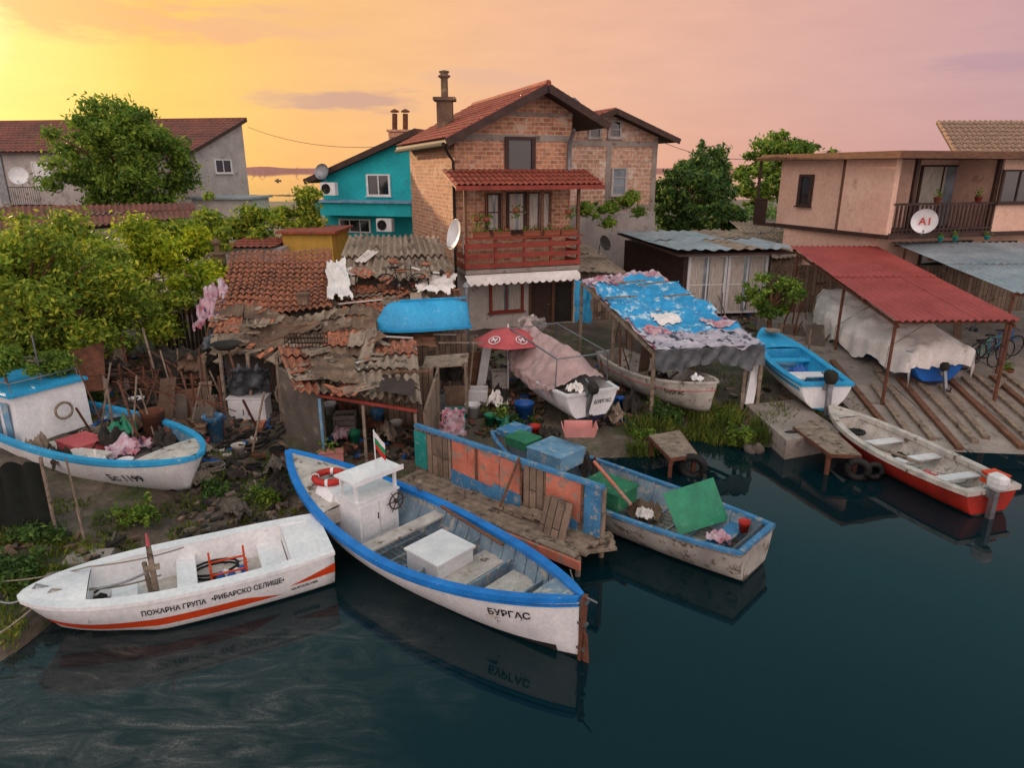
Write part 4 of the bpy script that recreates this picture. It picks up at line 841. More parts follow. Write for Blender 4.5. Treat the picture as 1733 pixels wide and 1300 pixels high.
t=MB(); t.beam((-.03,0,.1),(-.07,0,1.22),.05,.09); t.prism([(-.07,-.015,.1),(-.17,-.015,.15),(-.13,-.015,.6),(-.08,-.015,.65)],(0,.03,0)); t.build('rudder',m['rust'],b.t,True)
t=MB()
for z in (.35,.75,1.1): t.box((-.12,-.04,z),(.02,.04,z+.04))
t.tube([(-.07,0,1.2),(-.3,.05,1.24)],.015); t.build('rudder_bracket',m['steel'],b.t,True)
t=MB(); t.box((L*.33,-.36,.4),(L*.43,.42,.8)); t.box((L*.325,-.39,.802),(L*.435,.45,.84)); t.v=[b.w(*v) for v in t.v]; tag(t.build('engine_box',m['whitep']),'plain white box amidships in the blue rimmed boat','box')
c0=V((L*.77,.16,1.23)); t=MB()
t.tube([c0+V((.26*math.cos(a),.26*math.sin(a),0)) for a in [2*PI*k/28 for k in range(28)]],.07,8,0,True)
for k in range(4): a=PI/4+PI/2*k; t.tube([c0+V((.26*math.cos(a+d),.26*math.sin(a+d),0)) for d in (-.1,.1)],.076,8,1)
t.v=[b.w(*v) for v in t.v]; tag(t.build('lifebuoy',[m['red'],m['whitep']]),'red lifebuoy lying on the foredeck of the blue rimmed boat','lifebuoy')
t=MB(); p=b.w(x0+.15,-.1,1.63); t.tube([p,p+V((0,0,.75))],.012,6); fg=thing('flag','small white green and red flag on the wheelhouse canopy','flag',p); t.build('staff',m['whitep'],fg)
t=MB(); 
for s_,mi in ((0,0),(1,1),(2,2)):
    for i in range(6):
        def fp_(i,zz): return p+V((.012+.028*i,.01*math.sin(i*1.3),zz-.04*i))
        z1=.72-.11*s_; t.quad(fp_(i,z1),fp_(i+1,z1),fp_(i+1,z1-.11),fp_(i,z1-.11),mi,True)
t.build('cloth',[m['flagw'],m['flagg'],m['red']],fg,norm=False)
t=MB(); t.tube([b.w(L*.5,-.82,.93),b.w(L*.28,-.68,.85)],.03,6); tag(t.build('wooden_pole',m['wood']),'brown wooden pole along the far side of the blue rimmed boat','pole')
def rope(pts,r,label,mt='rope',sag=.15,name='mooring_rope',group=None,cat='rope'):
    out=[]; pts=[V(p) for p in pts]
    for a,b_ in zip(pts,pts[1:]):
        for i in range(10): s=i/10; out.append(a.lerp(b_,s)-V((0,0,sag*4*s*(1-s))))
    t=MB(); t.tube(out+[pts[-1]],r,5); return tag(t.build(name,m[mt]),label,cat,group)
rope([b.w(-.05,0,1.15),P(965,965,.4)],.012,'short rope from the stern post of the blue rimmed boat to the dock',sag=.08)
t=MB(); t.tube([b.w(L*(.45+.05*math.cos(a)),-.3+.22*math.sin(a),.37+.004*a) for a in [k*.45 for k in range(40)]],.016,5); tag(t.build('rope_coil',m['rope']),'coil of rope on the floorboards of the blue rimmed boat','rope coil')
# --- fire group boat
b=Boat('motor_dinghy','white dinghy with orange stripes and Cyrillic lettering in the near left corner',(-3.15,10.2,0),(-6.98,8.3,0),1.7,.72,-.08,tw=.84,sm=.42,pb=2.5,eb=.62,rb=.1,rs=.04,rake=.4,kb=.25,q=.14)
b.hull(m['whiteclean'],m['bottom'],.12,12); b.inner(m['whiteclean'],m['oldwhite'],.3,.1,.84,.2); b.rail('gunwale',m['whiteclean'],1,.012,.2,-.03,.03); b.deck('foredeck',m['whiteclean'],.8,.985,.01,.05,.05); b.deck('stern_deck',m['whiteclean'],.0,.15,.0,.05,.03)
hz_=lambda k:(lambda u:b.keel(u)+(b.sheer(u)-b.keel(u))*k)
b.stripe(.2,.96,lambda u:.34,lambda u:.34+.2*min(1,(u-.2)*8+.02),1,m['orange']); b.stripe(.0,.17,lambda u:.52,lambda u:.52+max(.004,.24-u*1.4),1,m['orange'])
b.text('ПОЖАРНА ГРУПА',.13,.645,hz_(.75),1,m['text'],width=.85); b.text('•РИБАРСКО СЕЛИЩЕ•',.13,.43,hz_(.76),1,m['text'],width=1.04); b.text('QUICKSILVER',.07,.165,hz_(.42),1,m['text'],width=.42)
b.thwart(.5,.28,.54,m['whiteclean'],.22,ins=.18); b.thwart(.2,.4,.5,m['whiteclean'],.2,'stern_seat',.18)
t=MB(); t.prism([(b.L*.64,-.25,.3),(b.L*.76,-.25,.3),(b.L*.74,-.2,.52),(b.L*.66,-.2,.52)],(0,.5,0)); t.build('step_moulding',m['whiteclean'],b.t,True)
t=MB(); t.tube([(b.L*.6,.2,.24),(b.L*.6,.2,1.15),(b.L*.6,.2,1.3)],[.045,.04,.035],8); t.box((b.L*.6-.1,.15,.9),(b.L*.6+.1,.25,.95)); t.tube([(b.L*.6,.2,1.3),(b.L*.6,.2,1.5)],[.03,.012],8,1); t.tube([(b.L*.62,.0,.28),(b.L*.625,.03,.95)],.035,8); t.build('mast',[m['oldwood'],m['umb']],b.t,True)
t=MB(); fx0,fx1=b.L*.3,b.L*.42
for z in (.36,.62): t.tube([(fx0,-.1,z),(fx1,-.1,z),(fx1,.3,z),(fx0,.3,z)],.018,6,0,True)
for x in (fx0,fx1):
    for y in (-.1,.3): t.tube([(x,y,.3),(x,y,.8)],.018,6)
t.v=[b.w(*v) for v in t.v]; tag(t.build('tubular_rack',m['orange']),'orange tubular rack standing in the striped dinghy','rack')
t=MB()
for k in range(5): t.lathe((fx0+.06+.08*k,.02+.05*(k%3),.31),[(.001,0),(.06,.01),(.07,.12),(.04,.2),(.001,.22)],9,k%2)
t.v=[b.w(*v) for v in t.v]; tag(t.build('plastic_bottles',[m['bluep'],m['whitep']]),'bundle of blue and white bottles inside the orange rack','bottles')
t=MB(); t.tube([b.w(b.L*(.4+.08*math.cos(a)),-.28+.2*math.sin(a),.33+.01*a) for a in [k*.5 for k in range(26)]],.02,6); tag(t.build('hose',m['black']),'black hose coiled on the floor of the striped dinghy','hose')
rope([b.w(b.L*.58,0,.66),b.w(b.L*.9,.1,.88),b.w(b.L*1.15,.3,.35)],.014,'rope from the bow of the striped dinghy towards the left bank',sag=.1)
rope([b.w(b.L*.6,.2,.9),b.w(b.L*.95,-.1,.9),P(-20,1010,.7)],.02,'thick cable from the dinghy mast over its bow',mt='steel',sag=.2)
rope([b.w(b.L*.5,-.5,.78),b.w(b.L*.8,-.3,.9),P(-10,985,.5)],.012,'thin line from the dinghy to the left edge',sag=.05)
# --- cabin boat on the left bank
b=Boat('cabin_boat','white cabin boat with blue trim hauled out on the left bank',(-11.9,15.2,0),(-6.05,12.05,0),2.35,.95,.22,tw=.75,sm=.45,pb=2.4,eb=.6,rb=.1,rs=.05,rake=.3,kb=.4,q=.3)
b.hull(m['white'],m['bottom'],.2); b.inner(m['paleblue'],m['oldwhite'],.62,.03,.93,ribs=None); b.rail('gunwale',m['skyblue'],1,.035,.1,-.05,.03); b.rail('rubbing_strake',m['skyblue'],.91,.012,0,-.01,.01)
b.text('Бс 1199',.24,.77,lambda u:b.sheer(u)-.37,-1,m['textb'],width=.74); b.deck('foredeck',m['oldwhite'],.86,.985,0,.06,.04)
L=b.L; t=MB(); t.prism([(L*.0,-.78,.6),(L*.31,-.78,.6),(L*.29,-.72,1.7),(L*.0,-.72,1.7)],(0,1.5,0)); ca=t.build('cabin',m['whiteclean'],b.t,True)
t=MB(); t.box((-.05,-.83,1.702),(L*.305,.83,1.76)); t.build('cabin_roof',m['skyblue'],ca,True)
for xx in (.1,.18,.25): t=MB(); t.box((L*xx-.12,-.80,.75),(L*xx+.12,-.782,1.55)); t.build('cabin_panel',m['paleblue'],ca,True)
t=MB(); t.tube([V((L*.33,.1+.18*math.cos(a),1.2+.18*math.sin(a))) for a in [2*PI*k/20 for k in range(20)]],.03,6,0,True); t.build('steering_wheel',m['oldwood'],ca,True)
t=MB()
t.tube([(L*.0,-.7,2.02),(L*.0,.7,2.02),(L*.28,.7,1.98),(L*.28,-.7,1.98)],.014,5,0,True)
for x in (.0,.28):
    for y in (-.7,.7): t.tube([(L*x,y,1.75),(L*x,y,2.0)],.014)
t.tube([(L*.2,.2,1.75),(L*.2,.2,2.8)],.02); t.build('roof_rail',m['steel'],ca,True)
def heapfn(t,c,dx,dy,dz,seed,rz=0):
    x=V((math.cos(rz),math.sin(rz),0)); y=V((-x.y,x.x,0)); c=V(c)
    t.patch(c-x*dx/2-y*dy/2,c+x*dx/2-y*dy/2,c+x*dx/2+y*dy/2,c-x*dx/2+y*dy/2,26,26,lambda a,b_:dz*(math.sin(PI*a)*math.sin(PI*b_))**.5*(.7+.7*noise.noise(V((a*5+seed,b_*5,seed)))+.35*noise.noise(V((a*14+seed,b_*14,seed)))),mask=lambda a,b_:(a-.5)**2+(b_-.5)**2<.25*(.75+.5*noise.noise(V((a*4,b_*4,seed+2)))))
def junkitems(bo,items):
    for (u,y,z,kind,mt,label) in items:
        t=MB(); x=bo.L*u; dx,dy,dz=kind[1:]
        if kind[0]=='box': t.box((x-dx/2,y-dy/2,z),(x+dx/2,y+dy/2,z+dz)); t.box((x-dx/2-.015,y-dy/2-.015,z+dz+.001),(x+dx/2+.015,y+dy/2+.015,z+dz+.03))
        elif kind[0]=='heap': heapfn(t,(x,y,z),dx,dy,dz,u*9+y)
        elif kind[0]=='bucket': t.lathe((x,y,z),[(.001,.003),(dx*.38,0),(dx*.5,dz),(dx*.54,dz),(dx*.5,dz-.02),(dx*.36,.02),(.001,.02)],16)
        elif kind[0]=='board': t.obox((x,y,z+.03),V((dx/2,dx*.12,0)),V((-dy*.1,dy/2,0)),V((0,0,dz/2)))
        t.v=[bo.w(*v) for v in t.v]; tag(t.build(label[1],m[mt]),label[0],label[1].replace('_',' '))
junkitems(b,[(.5,-.25,.63,('box',.8,.6,.2),'umb',('red lidded crate in the middle of the cabin boat','crate')),(.66,.1,.63,('heap',1.2,1.1,.35),'print2',('heap of colourful cloths on the cabin boat deck','cloth_heap')),(.74,.55,.63,('heap',.7,.6,.5),'net',('dark bundled net on the far side of the cabin boat','fishing_net')),(.52,.6,.63,('heap',.9,.6,.45),'greenp',('green bundled sheet behind the red lidded crate','sheet')),(.83,-.15,.64,('board',1.0,.5,.04),'whitep',('white board across the front of the cabin boat','board')),(.43,-.85,.63,('heap',.9,.5,.45),'oldwood',('brown net heap by the near side of the cabin boat','fishing_net')),(.62,-.6,.8,('board',.9,.35,.03),'plasterw',('pale plank laid over the nets in the cabin boat','plank')),(.78,-.5,.63,('bucket',.3,.3,.25),'whitep',('white bucket near the bow of the cabin boat','bucket')),(.58,-.95,.63,('heap',.7,.5,.4),'net',('dark net bundle hanging at the near side of the cabin boat','fishing_net')),(.68,-.7,.64,('heap',.6,.5,.3),'tarpw',('pale rag heap near the bow of the cabin boat','rags'))])
for sx in (.3,.75): t=MB(); t.obox(b.w(L*sx,0,-.02),V((.1,0,0)),V((0,.6,0)),V((0,0,.1))); tag(t.build('support_block',m['oldwood']),'timber block under the cabin boat, %s one'%('rear' if sx<.5 else 'front'),'block')
rope([b.w(L*.98,0,.95),G(345,830,.1)],.012,'short rope hanging from the bow of the cabin boat',sag=.02)
# --- old workboat with green board
b=Boat('wooden_workboat','old grey wooden workboat with blue rim carrying green boards',(4.08,10.05,0),(-.45,14.3,0),1.78,.72,-.12,tw=.72,sm=.42,pb=2.2,eb=.8,rb=.3,rs=.05,rake=.3,kb=.35,q=.3)
b.hull(m['oldhull'],m['bottom'],.2); b.inner(m['innerblue'],m['greyboard'],.3,.03,.95,ribs=.4); b.rail('gunwale',m['fadedblue'],1,.025,.07,-.035,.025); b.rail('rubbing_strake',m['oldwood'],.93,.02,0,-.015,.015); b.thwart(.5,.25,.6,m['oldwood']); b.thwart(.1,.3,.55,m['fadedblue'])
L=b.L
t=MB(); t.patch(b.w(L*.2,.35,.5),b.w(L*.13,-.68,.55),b.w(L*.2,-.82,1.22),b.w(L*.27,.25,1.12),14,8,lambda a,b_:.04*math.sin(a*5)); tag(t.build('green_board',m['greenp']),'tall green board leaning upright in the wooden workboat','board')
t=MB(); t.obox((L*.46,.2,.72),(.42,0,0),(0,.32,0),(0,0,.16)); t.obox((L*.46,.2,.9),(.45,0,0),(0,.35,0),(0,0,.02)); t.v=[b.w(*v) for v in t.v]; tag(t.build('chest',m['greenwood']),'green wooden chest in the middle of the workboat','chest')
t=MB(); t.tube([b.w(L*.33,.7,.95),b.w(L*.52,.2,1.25)],.035,8); tag(t.build('pole',m['orangewood']),'orange pole resting on the green chest','pole')
junkitems(b,[(.36,-.1,.32,('heap',.8,.7,.35),'felt',('brown rag heap beside the green chest','rags')),(.33,.2,.5,('heap',.4,.35,.2),'tarpw',('small white cloth on the brown rag heap','cloth')),(.1,.15,.56,('heap',.5,.5,.18),'print2',('crumpled colourful rags on the workboat stern seat','rags')),(.07,-.45,.56,('bucket',.2,.2,.2),'red',('small red bucket on the workboat stern','bucket')),(.7,.0,.85,('box',.9,.8,.3),'paleblue',('pale blue hatch box at the front of the workboat','hatch_box')),(.84,.05,1.0,('box',.6,.5,.16),'greenwood',('dark green box towards the bow of the workboat','box')),(.62,-.5,.4,('heap',.5,.6,.6),'net',('dark bundled jacket beside the pale blue hatch box','bundle')),(.92,-.2,1.05,('box',.5,.6,.1),'fadedblue',('flat blue box at the bow of the workboat','flat_box')),(.28,.5,.31,('board',1.1,.2,.03),'oldwood',('loose grey board on the workboat floor','plank')),(.25,-.55,.31,('heap',.6,.4,.2),'net',('dark net on the workboat floor under the green board','fishing_net')),(.76,-.5,.8,('heap',.6,.5,.35),'greenwood',('green sheet bundle beside the hatch box','sheet')),(.56,.1,.31,('heap',.7,.9,.35),'net',('dark net pile behind the green chest','fishing_net')),(.6,.3,.62,('board',1.0,.4,.04),'fadedblue',('faded blue board across the workboat behind the chest','board'))])
p=P(980,735,1.22); t=MB()
t.prism([p+V((-.3,-.2,0)),p+V((.3,-.2,0)),p+V((.3,.2,0)),p+V((-.3,.2,0))],(0,0,.02)); 
for a,c_ in (((-.3,-.2),(.3,-.2)),((.3,-.2),(.3,.2)),((.3,.2),(-.3,.2)),((-.3,.2),(-.3,-.2))): 
    A_,B_=p+V((a[0],a[1],0)),p+V((c_[0],c_[1],0)); o_=V(((a[0]+c_[0])*.12,(a[1]+c_[1])*.12,.22)); t.prism([A_,B_,B_+o_,A_+o_],V((-(a[0]+c_[0])*.03,-(a[1]+c_[1])*.03,0)))
tag(t.build('plastic_tub',m['tub']),'pink plastic tub on top of the hatch box','tub')
# --- dock with panel screen
dk=thing('plank_dock','narrow plank dock on stakes beside the blue rimmed boat','dock',P(990,950,0))
a0,a1=P(662,818,.4),P(985,948,.4); d=(a1-a0).normalized(); nrm=V((-d.y,d.x,0)); 
t=MB()
for i in range(6): o_=nrm*(.05+.17*i); t.beam(a0+o_+V((0,0,R.uniform(-.01,.01))),a1+o_-d*R.uniform(0,.2),.155,.045)
t.build('deck_boards',m['oldwood'],dk); t=MB(); t.beam(a0-nrm*.05-V((0,0,.1)),a1-nrm*.05-V((0,0,.1)),.04,.16); t.build('side_board',m['orangewood'],dk)
for s_ in (.05,.35,.68,.97):
    for o_ in (.1,.85): p=a0.lerp(a1,s_)+nrm*o_; t=MB(); t.tube([(p.x,p.y,-.8),(p.x,p.y,.35)],.05,8); t.build('stake',m['oldwood'],dk)
sc_=thing('board_screen','patched wall of orange, blue and bare wood panels standing on the dock','screen',a0)
w0,w1=a0+nrm*.82,a1+nrm*.72-d*.1; fw=Face(w0,w1); WW=fw.W
pans=[(-.02,.06,'teald',.5,1.3,.02),(.05,.13,'greyboardv',.45,1.3,0),(.13,.215,'greyboardv',.5,1.36,.012),(.225,.37,'orangewood',.66,1.36,.012),(.375,.5,'orangewood',.62,1.38,0),(.505,.62,'orangewood',.68,1.35,.012),(.63,.74,'greyboardv',.45,1.36,0),(.745,.92,'orangewood',.62,1.36,.012),(.925,1.,'fadedblue',.45,1.36,.0)]
for k,(x0,x1,mt,z0,z1,o_) in enumerate(pans): t=MB(); fw.box(t,x0*WW,x1*WW,z0,z1-.0,o_,.03+o_); t.build('panel',m[mt],sc_)
for k,(x0,x1,z0,z1) in enumerate(((.22,.34,.42,.7),(.34,.47,.42,.66),(.47,.62,.45,.72),(.75,.9,.45,.64))): t=MB(); t.prism([fw.pt(x0*WW,z0+.06*(k%2),.05),fw.pt(x1*WW,z0,.05),fw.pt(x1*WW,z1,.05),fw.pt(x0*WW,z1+.04,.05)],fw.N*.015); t.build('lower_panel',m['fadedblue'],sc_)
for k,(x0,x1,z0,z1,mt) in enumerate(((.25,.32,1.0,1.3,'orangewood'),(.42,.5,.95,1.2,'orangewood'),(.78,.86,.75,.95,'oldwood'))): t=MB(); fw.box(t,x0*WW,x1*WW,z0,z1,.044,.056); t.build('patch_board',m[mt],sc_)
t=MB(); fw.box(t,-.05,WW+.05,1.385,1.45,-.03,.08); t.build('top_rail',m['fadedblue'],sc_)
for x in (.37,.62,.92): t=MB(); fw.box(t,x*WW-.025,x*WW+.025,.5,1.38,.045,.06); t.build('batten',m['wood'],sc_)
for x in (0.0,.35,.7,1): t=MB(); fw.box(t,x*WW-.04,x*WW+.04,.4,1.37,-.09,-.01); t.build('post',m['oldwood'],sc_)
t=MB(); c0=fw.pt(.84*WW,.7,.32); t.obox(c0,fw.U*.28,(V((0,0,1))*.93-fw.N*.36)*.34,fw.N*.93*.02+V((0,0,.007))); tag(t.build('board',m['greyboardv']),'brown square board leaning on the panel wall','board')
t=MB()
for i in range(4): c0=fw.pt((.6+.06*i)*WW,.47+.05*i,.25); t.obox(c0,fw.U*.35,fw.N*.09,V((0,0,.02)))
tag(t.build('plank_stack',m['oldwood']),'short stack of planks left of the leaning brown board','planks')
t=MB(); t.tube([P(712,860,.2),P(710,815,1.0)],.05,8); tag(t.build('mooring_post',m['oldwood']),'grey mooring post behind the blue rimmed boat','post')
t=MB(); t.beam(fw.pt(.55*WW,.45,.3),fw.pt(.62*WW,1.5,.1),.05); tag(t.build('wooden_stick',m['wood']),'stick leaning on the middle of the panel wall','stick')
t=MB(); q0=P(1000,940,.3)
for i in range(3): t.beam(q0+V((-.3,.1+.2*i,0)),q0+V((.45,.28+.2*i,0)),.18,.05)
tag(t.build('plank_step',m['oldwood']),'small plank step at the end of the dock','step')
# --- upturned blue boat on roof
b=Boat('upturned_rowboat','bright blue rowing boat turned upside down on the shack roof',Q(792,545,18.3),Q(630,552,17.6),1.25,.62,2.95,tw=.6,sm=.45,pb=2.,eb=.75,rb=.1,rs=.08,rake=.3,kb=.3,ks=.15,q=.85,roll=PI*.96)
zq=Q(715,548,18).z; b.t.location.z=zq+.66; b.t.location.y-=.1; b.M=WM[b.t.name]=Matrix.Translation(b.t.location)@b.t.rotation_euler.to_matrix().to_4x4()
b.hull(m['skyblue'],m['skyblue'],-1,14); b.rail('gunwale',m['skyblue'],1,.04,.03,-.05,.02); t=MB(); t.beam((.05,0,-.02),(b.L*.7,0,-.02),.03,.05); t.build('keel',m['skyblue'],b.t,True)
# --- covered boat under umbrella
b=Boat('covered_motorboat','white motorboat under a sagging mauve cover beside the red umbrella',P(1000,700,.75),P(868,590,1.4),1.7,.78,.5,tw=.85,sm=.4,pb=2.2,eb=.8,rb=.25,rake=.4,kb=.3,q=.4,pitch=.05)
b.hull(m['white'],m['textb'],.18); b.inner(m['white'],m['oldwhite'],.35); b.rail('gunwale',m['whitep'],1,.04,.06,-.04,.02); b.cover(m['tarpp'],.12,.93,.8,seed=3,amp=.13,drop=.22)
vs,fs=text2d('БУРГАС',.13); t=MB(); t.add([(-.014,-.06-x,.5+y) for x,y,_ in vs],fs); t.build('lettering',m['text'],b.t,True,norm=False)
t=MB(); L=b.L
for x,h_ in ((.12,1.6),(.72,1.7)): t.tube([(L*x,-.76,.8),(L*x,-.74,h_),(L*x,.74,h_),(L*x,.76,.8)],.022,6)
t.tube([(L*.12,-.74,1.6),(L*.72,-.74,1.7)],.02,6); t.tube([(L*.12,.74,1.6),(L*.72,.74,1.7)],.02,6); t.build('canopy_frame',m['steel'],b.t,True)
b.motor(m['dark'],y=.12,sc=.8,tilt=-.3)
junkitems(b,[(.04,.4,.8,('heap',.5,.6,.3),'tarpw',('white cloth bundle at the stern of the covered motorboat','cloth'))])
for sx in (.2,.6): t=MB(); t.obox(b.w(L*sx,0,-.1),V((.1,0,0)),V((0,.5,0)),V((0,0,.1))); tag(t.build('wooden_chock',m['oldwood']),'wooden chock under the covered motorboat, %s one'%('rear' if sx<.5 else 'front'),'chock')
# --- wooden boat under tarp
b=Boat('sheltered_rowboat','worn pinkish white boat under the tarpaulin shelter',P(1030,600,1.2),P(1212,662,1.25),1.5,.75,.48,tw=.6,sm=.5,pb=2.3,eb=.75,rb=.25,rs=.1,rake=.15,kb=.25,q=.4)
b.hull(m['oldwhite'],m['paleblue'],.05); b.inner(m['oldwhite'],m['greyboard'],.3,ribs=.4); b.rail('gunwale',m['oldwhite'],1,.03,.06,-.03,.02); b.thwart(.4,.2,.6,m['oldwood']); b.thwart(.7,.2,.65,m['oldwood']); b.rail('rubbing_strake',m['umb'],.72,.01,0,-.01,.01)
b.text('Бургас',.17,.72,lambda u:b.sheer(u)-.3,-1,m['text'])
t=MB(); t.prism([b.w(b.L*.6,.5,.78),b.w(b.L*.62,-.2,.6),b.w(b.L*.72,-.2,1.0),b.w(b.L*.7,.5,1.2)],(.03,0,.03)); tag(t.build('board',m['darkwood']),'dark board propped in the sheltered rowboat','board')
junkitems(b,[(.5,.1,.35,('heap',.8,.7,.4),'net',('dark net heap inside the sheltered rowboat','fishing_net')),(.85,.0,.85,('heap',.5,.4,.2),'whitep',('white cloth on the bow of the sheltered rowboat','cloth'))])
# --- blue and white boat
b=Boat('blue_runabout','light blue and white runabout with dark outboard beside the tarpaulin shelter',P(1396,668,.95),P(1290,568,1.5),1.55,.7,.5,tw=.85,sm=.4,pb=2.3,eb=.8,rb=.25,rake=.4,kb=.3,q=.4,pitch=.07)
b.hull(m['whiteclean'],m['skyblue'],.1); b.inner(m['skyblue'],m['paleblue'],.35,ins=.12); b.rail('gunwale',m['skyblue'],1,.04,.14,-.05,.03); b.deck('foredeck',m['skyblue'],.66,.98,.02,.06,.05); b.thwart(.3,.35,.55,m['whitep']); b.thwart(.55,.3,.6,m['skyblue']); b.motor(m['dark'],sc=1.0,tilt=.15)
b.stripe(.03,.9,lambda u:.7,lambda u:.84,1,m['skyblue']); b.stripe(.03,.9,lambda u:.7,lambda u:.84,-1,m['skyblue'])
t=MB(); c0=b.w(b.L*.85,0,1.05); t.lathe(c0,[(.001,.02),(.22,.01),(.25,.05),(.27,.04),(.23,0),(.001,0)],18); tag(t.build('straw_tray',m['oldwood']),'round straw coloured tray on the foredeck of the blue runabout','tray')
junkitems(b,[(.2,.3,.4,('bucket',.25,.25,.22),'whitep',('white bucket in the stern of the blue runabout','bucket')),(.42,-.1,.37,('heap',.6,.6,.25),'bluep',('blue cloth heap on the floor of the blue runabout','cloth'))])
# --- tarp covered boat
b=Boat('tarpaulin_covered_boat','boat wrapped in a white tarpaulin under the red carport',(12.15,18.7,0),(11.4,25,0),2.2,.95,.62,tw=.8,sm=.4,pb=2.2,eb=.8,rb=.35,rake=.4,kb=.35,q=.4,pitch=.03)
b.hull(m['bluep'],m['textb'],.1); b.cover(m['tarpw'],-.03,.99,.65,.1,.62,.12,seed=8,endrop=.5); b.motor(m['dark'],sc=.7,tilt=.35,z=.45,x=-.25); t=MB()
for x in (.1,.5,.9): t.tube([(b.L*x,-b.half(x)-.2,.3),(b.L*x,-b.half(x)-.2,b.sheer(x)),(b.L*x,0,b.sheer(x)+.78),(b.L*x,b.half(x)+.2,b.sheer(x)),(b.L*x,b.half(x)+.2,.3)],.012,5)
t.build('tie_rope',m['rope'],b.t,True)
for sx in (.25,.65): t=MB(); t.obox(b.w(b.L*sx,0,-.14),V((.9,0,0)),V((0,.12,0)),V((0,0,.12))); tag(t.build('boat_cradle',m['oldwood']),'timber cradle beam under the tarpaulin covered boat, %s one'%('near' if sx<.5 else 'far'),'cradle')
# --- red skiff
b=Boat('red_skiff','open white skiff with red hull bottom and pale outboard moored at the jetty',P(1680,832,.5),P(1406,692,.65),1.6,.62,-.1,tw=.78,sm=.42,pb=2.3,eb=.8,rb=.2,rs=.03,rake=.35,kb=.3,q=.3)
b.hull(m['redhull'],m['bottom'],.12); b.inner(m['oldwhite'],m['plasterw'],.22,ribs=.35); b.rail('gunwale',m['oldwhite'],1,.04,.12,-.07,.03); 
for u in (.2,.42,.64): b.thwart(u,.24,.5,m['whitep'])
b.deck('foredeck',m['oldwhite'],.86,.99,.0,.06,.03); b.motor(m['whitep'],sc=.95,y=.1); 
junkitems(b,[(.06,-.35,.6,('box',.34,.32,.2),'orange',('orange red fuel tank at the stern of the red bottomed skiff','fuel_tank')),(.3,.1,.24,('heap',.6,.5,.2),'umb',('red rag heap on the floor of the red bottomed skiff','rags')),(.53,-.2,.24,('heap',.5,.4,.15),'net',('dark net on the floor of the red bottomed skiff','fishing_net')),(.52,.3,.5,('board',1.6,.1,.03),'oldwood',('oar laid along the red bottomed skiff','oar'))])
c0=b.w(b.L*.78,.05,.5)
def tyre(c0,Rr,r,axis_,label,mt='black',group=None):
    a=V(axis_).normalized(); u=a.orthogonal().normalized(); v_=a.cross(u); t=MB(); t.tube([V(c0)+(u*math.cos(k)+v_*math.sin(k))*Rr for k in [2*PI*i/22 for i in range(22)]],r,8,0,True); return tag(t.build('tyre',m[mt]),label,'tyre',group)
tyre(c0,.16,.055,(0,0.1,1),'small black tyre lying in the bow of the red bottomed skiff')
# ------------------------------------------------------------ slipway and jetties
t=MB()
def slab(x0,x1,y0,y1,mt=0):
    n=8
    for i in range(n):
        a,b_=y0+(y1-y0)*i/n,y0+(y1-y0)*(i+1)/n
        pts=[(x0,a),(x1,a),(x1,b_),(x0,b_)]; t.add([(x,y,.15*(y-Ys(x))+.03) for x,y in pts]+[(x,y,-.6) for x,y in pts],[(0,1,2,3),(4,7,6,5),(0,4,5,1),(1,5,6,2),(2,6,7,3),(3,7,4,0)])
slab(9.15,11.0,15.2,25); slab(11.04,12.8,15.0,25); slab(12.84,14.6,15.1,25); slab(14.64,19,15.0,25)
struct(t.build('slipway',m['concrete']))
num=['one','two','three','four','five','six','seven','eight','nine','ten','eleven','twelve']
for i,x in enumerate((9.5,9.9,10.45,10.85,11.4,11.8,12.35,12.75,13.3,13.7,14.25,14.7)):
    t=MB(); j=R.uniform(-.08,.08); p=[V((x+.5*k+j*k,y,.15*(y-Ys(x+.5*k))+.07)) for k,y in enumerate((15.3+.35*(i%3)*R.random(),20.6-1.2*(i%2)-R.random()))]; t.beam(p[0],p[1],.16,.12); tag(t.build('launching_rail',m['oldwood' if i%3 else 'wood']),'long weathered timber rail running down the slipway, number %s from the left'%num[i],'rail')
for i,(px,py,an,L_) in enumerate(((1560,640,1.2,.8),(1690,660,.8,1.0),(1480,640,1.3,.9))):
    p=P(px,py,.45); p.z=.15*(p.y-Ys(p.x))+.15; d=V((math.cos(an),math.sin(an),.03)); t=MB(); t.beam(p-d*L_/2,p+d*L_/2,.14,.05); tag(t.build('slipway_plank',m['oldwood']),'loose plank dropped on the slipway concrete','plank','loose planks on the slipway')
t=MB(); pts=[P(1262,690,.4),P(1345,672,.55),P(1425,742,.3),P(1330,758,.3)]; t.prism([V((p.x,p.y,-.3)) for p in pts],(0,0,.78)); tag(t.build('concrete_jetty',m['concrete']),'rough concrete jetty slab left of the slipway','jetty')
for i in range(14):
    p=P(R.uniform(1270,1430),R.uniform(735,765),.05); s=R.uniform(.12,.28); t=MB(); t.lathe(p-V((0,0,.1)),[(s*.7,0),(s,.1),(s*.85,.2),(.02,.24+s*.2)],7); t.warp(.15,3,i); tag(t.build('boulder',m['stone']),'rough stone lying at the foot of the concrete jetty','stone','stones along the jetty foot')
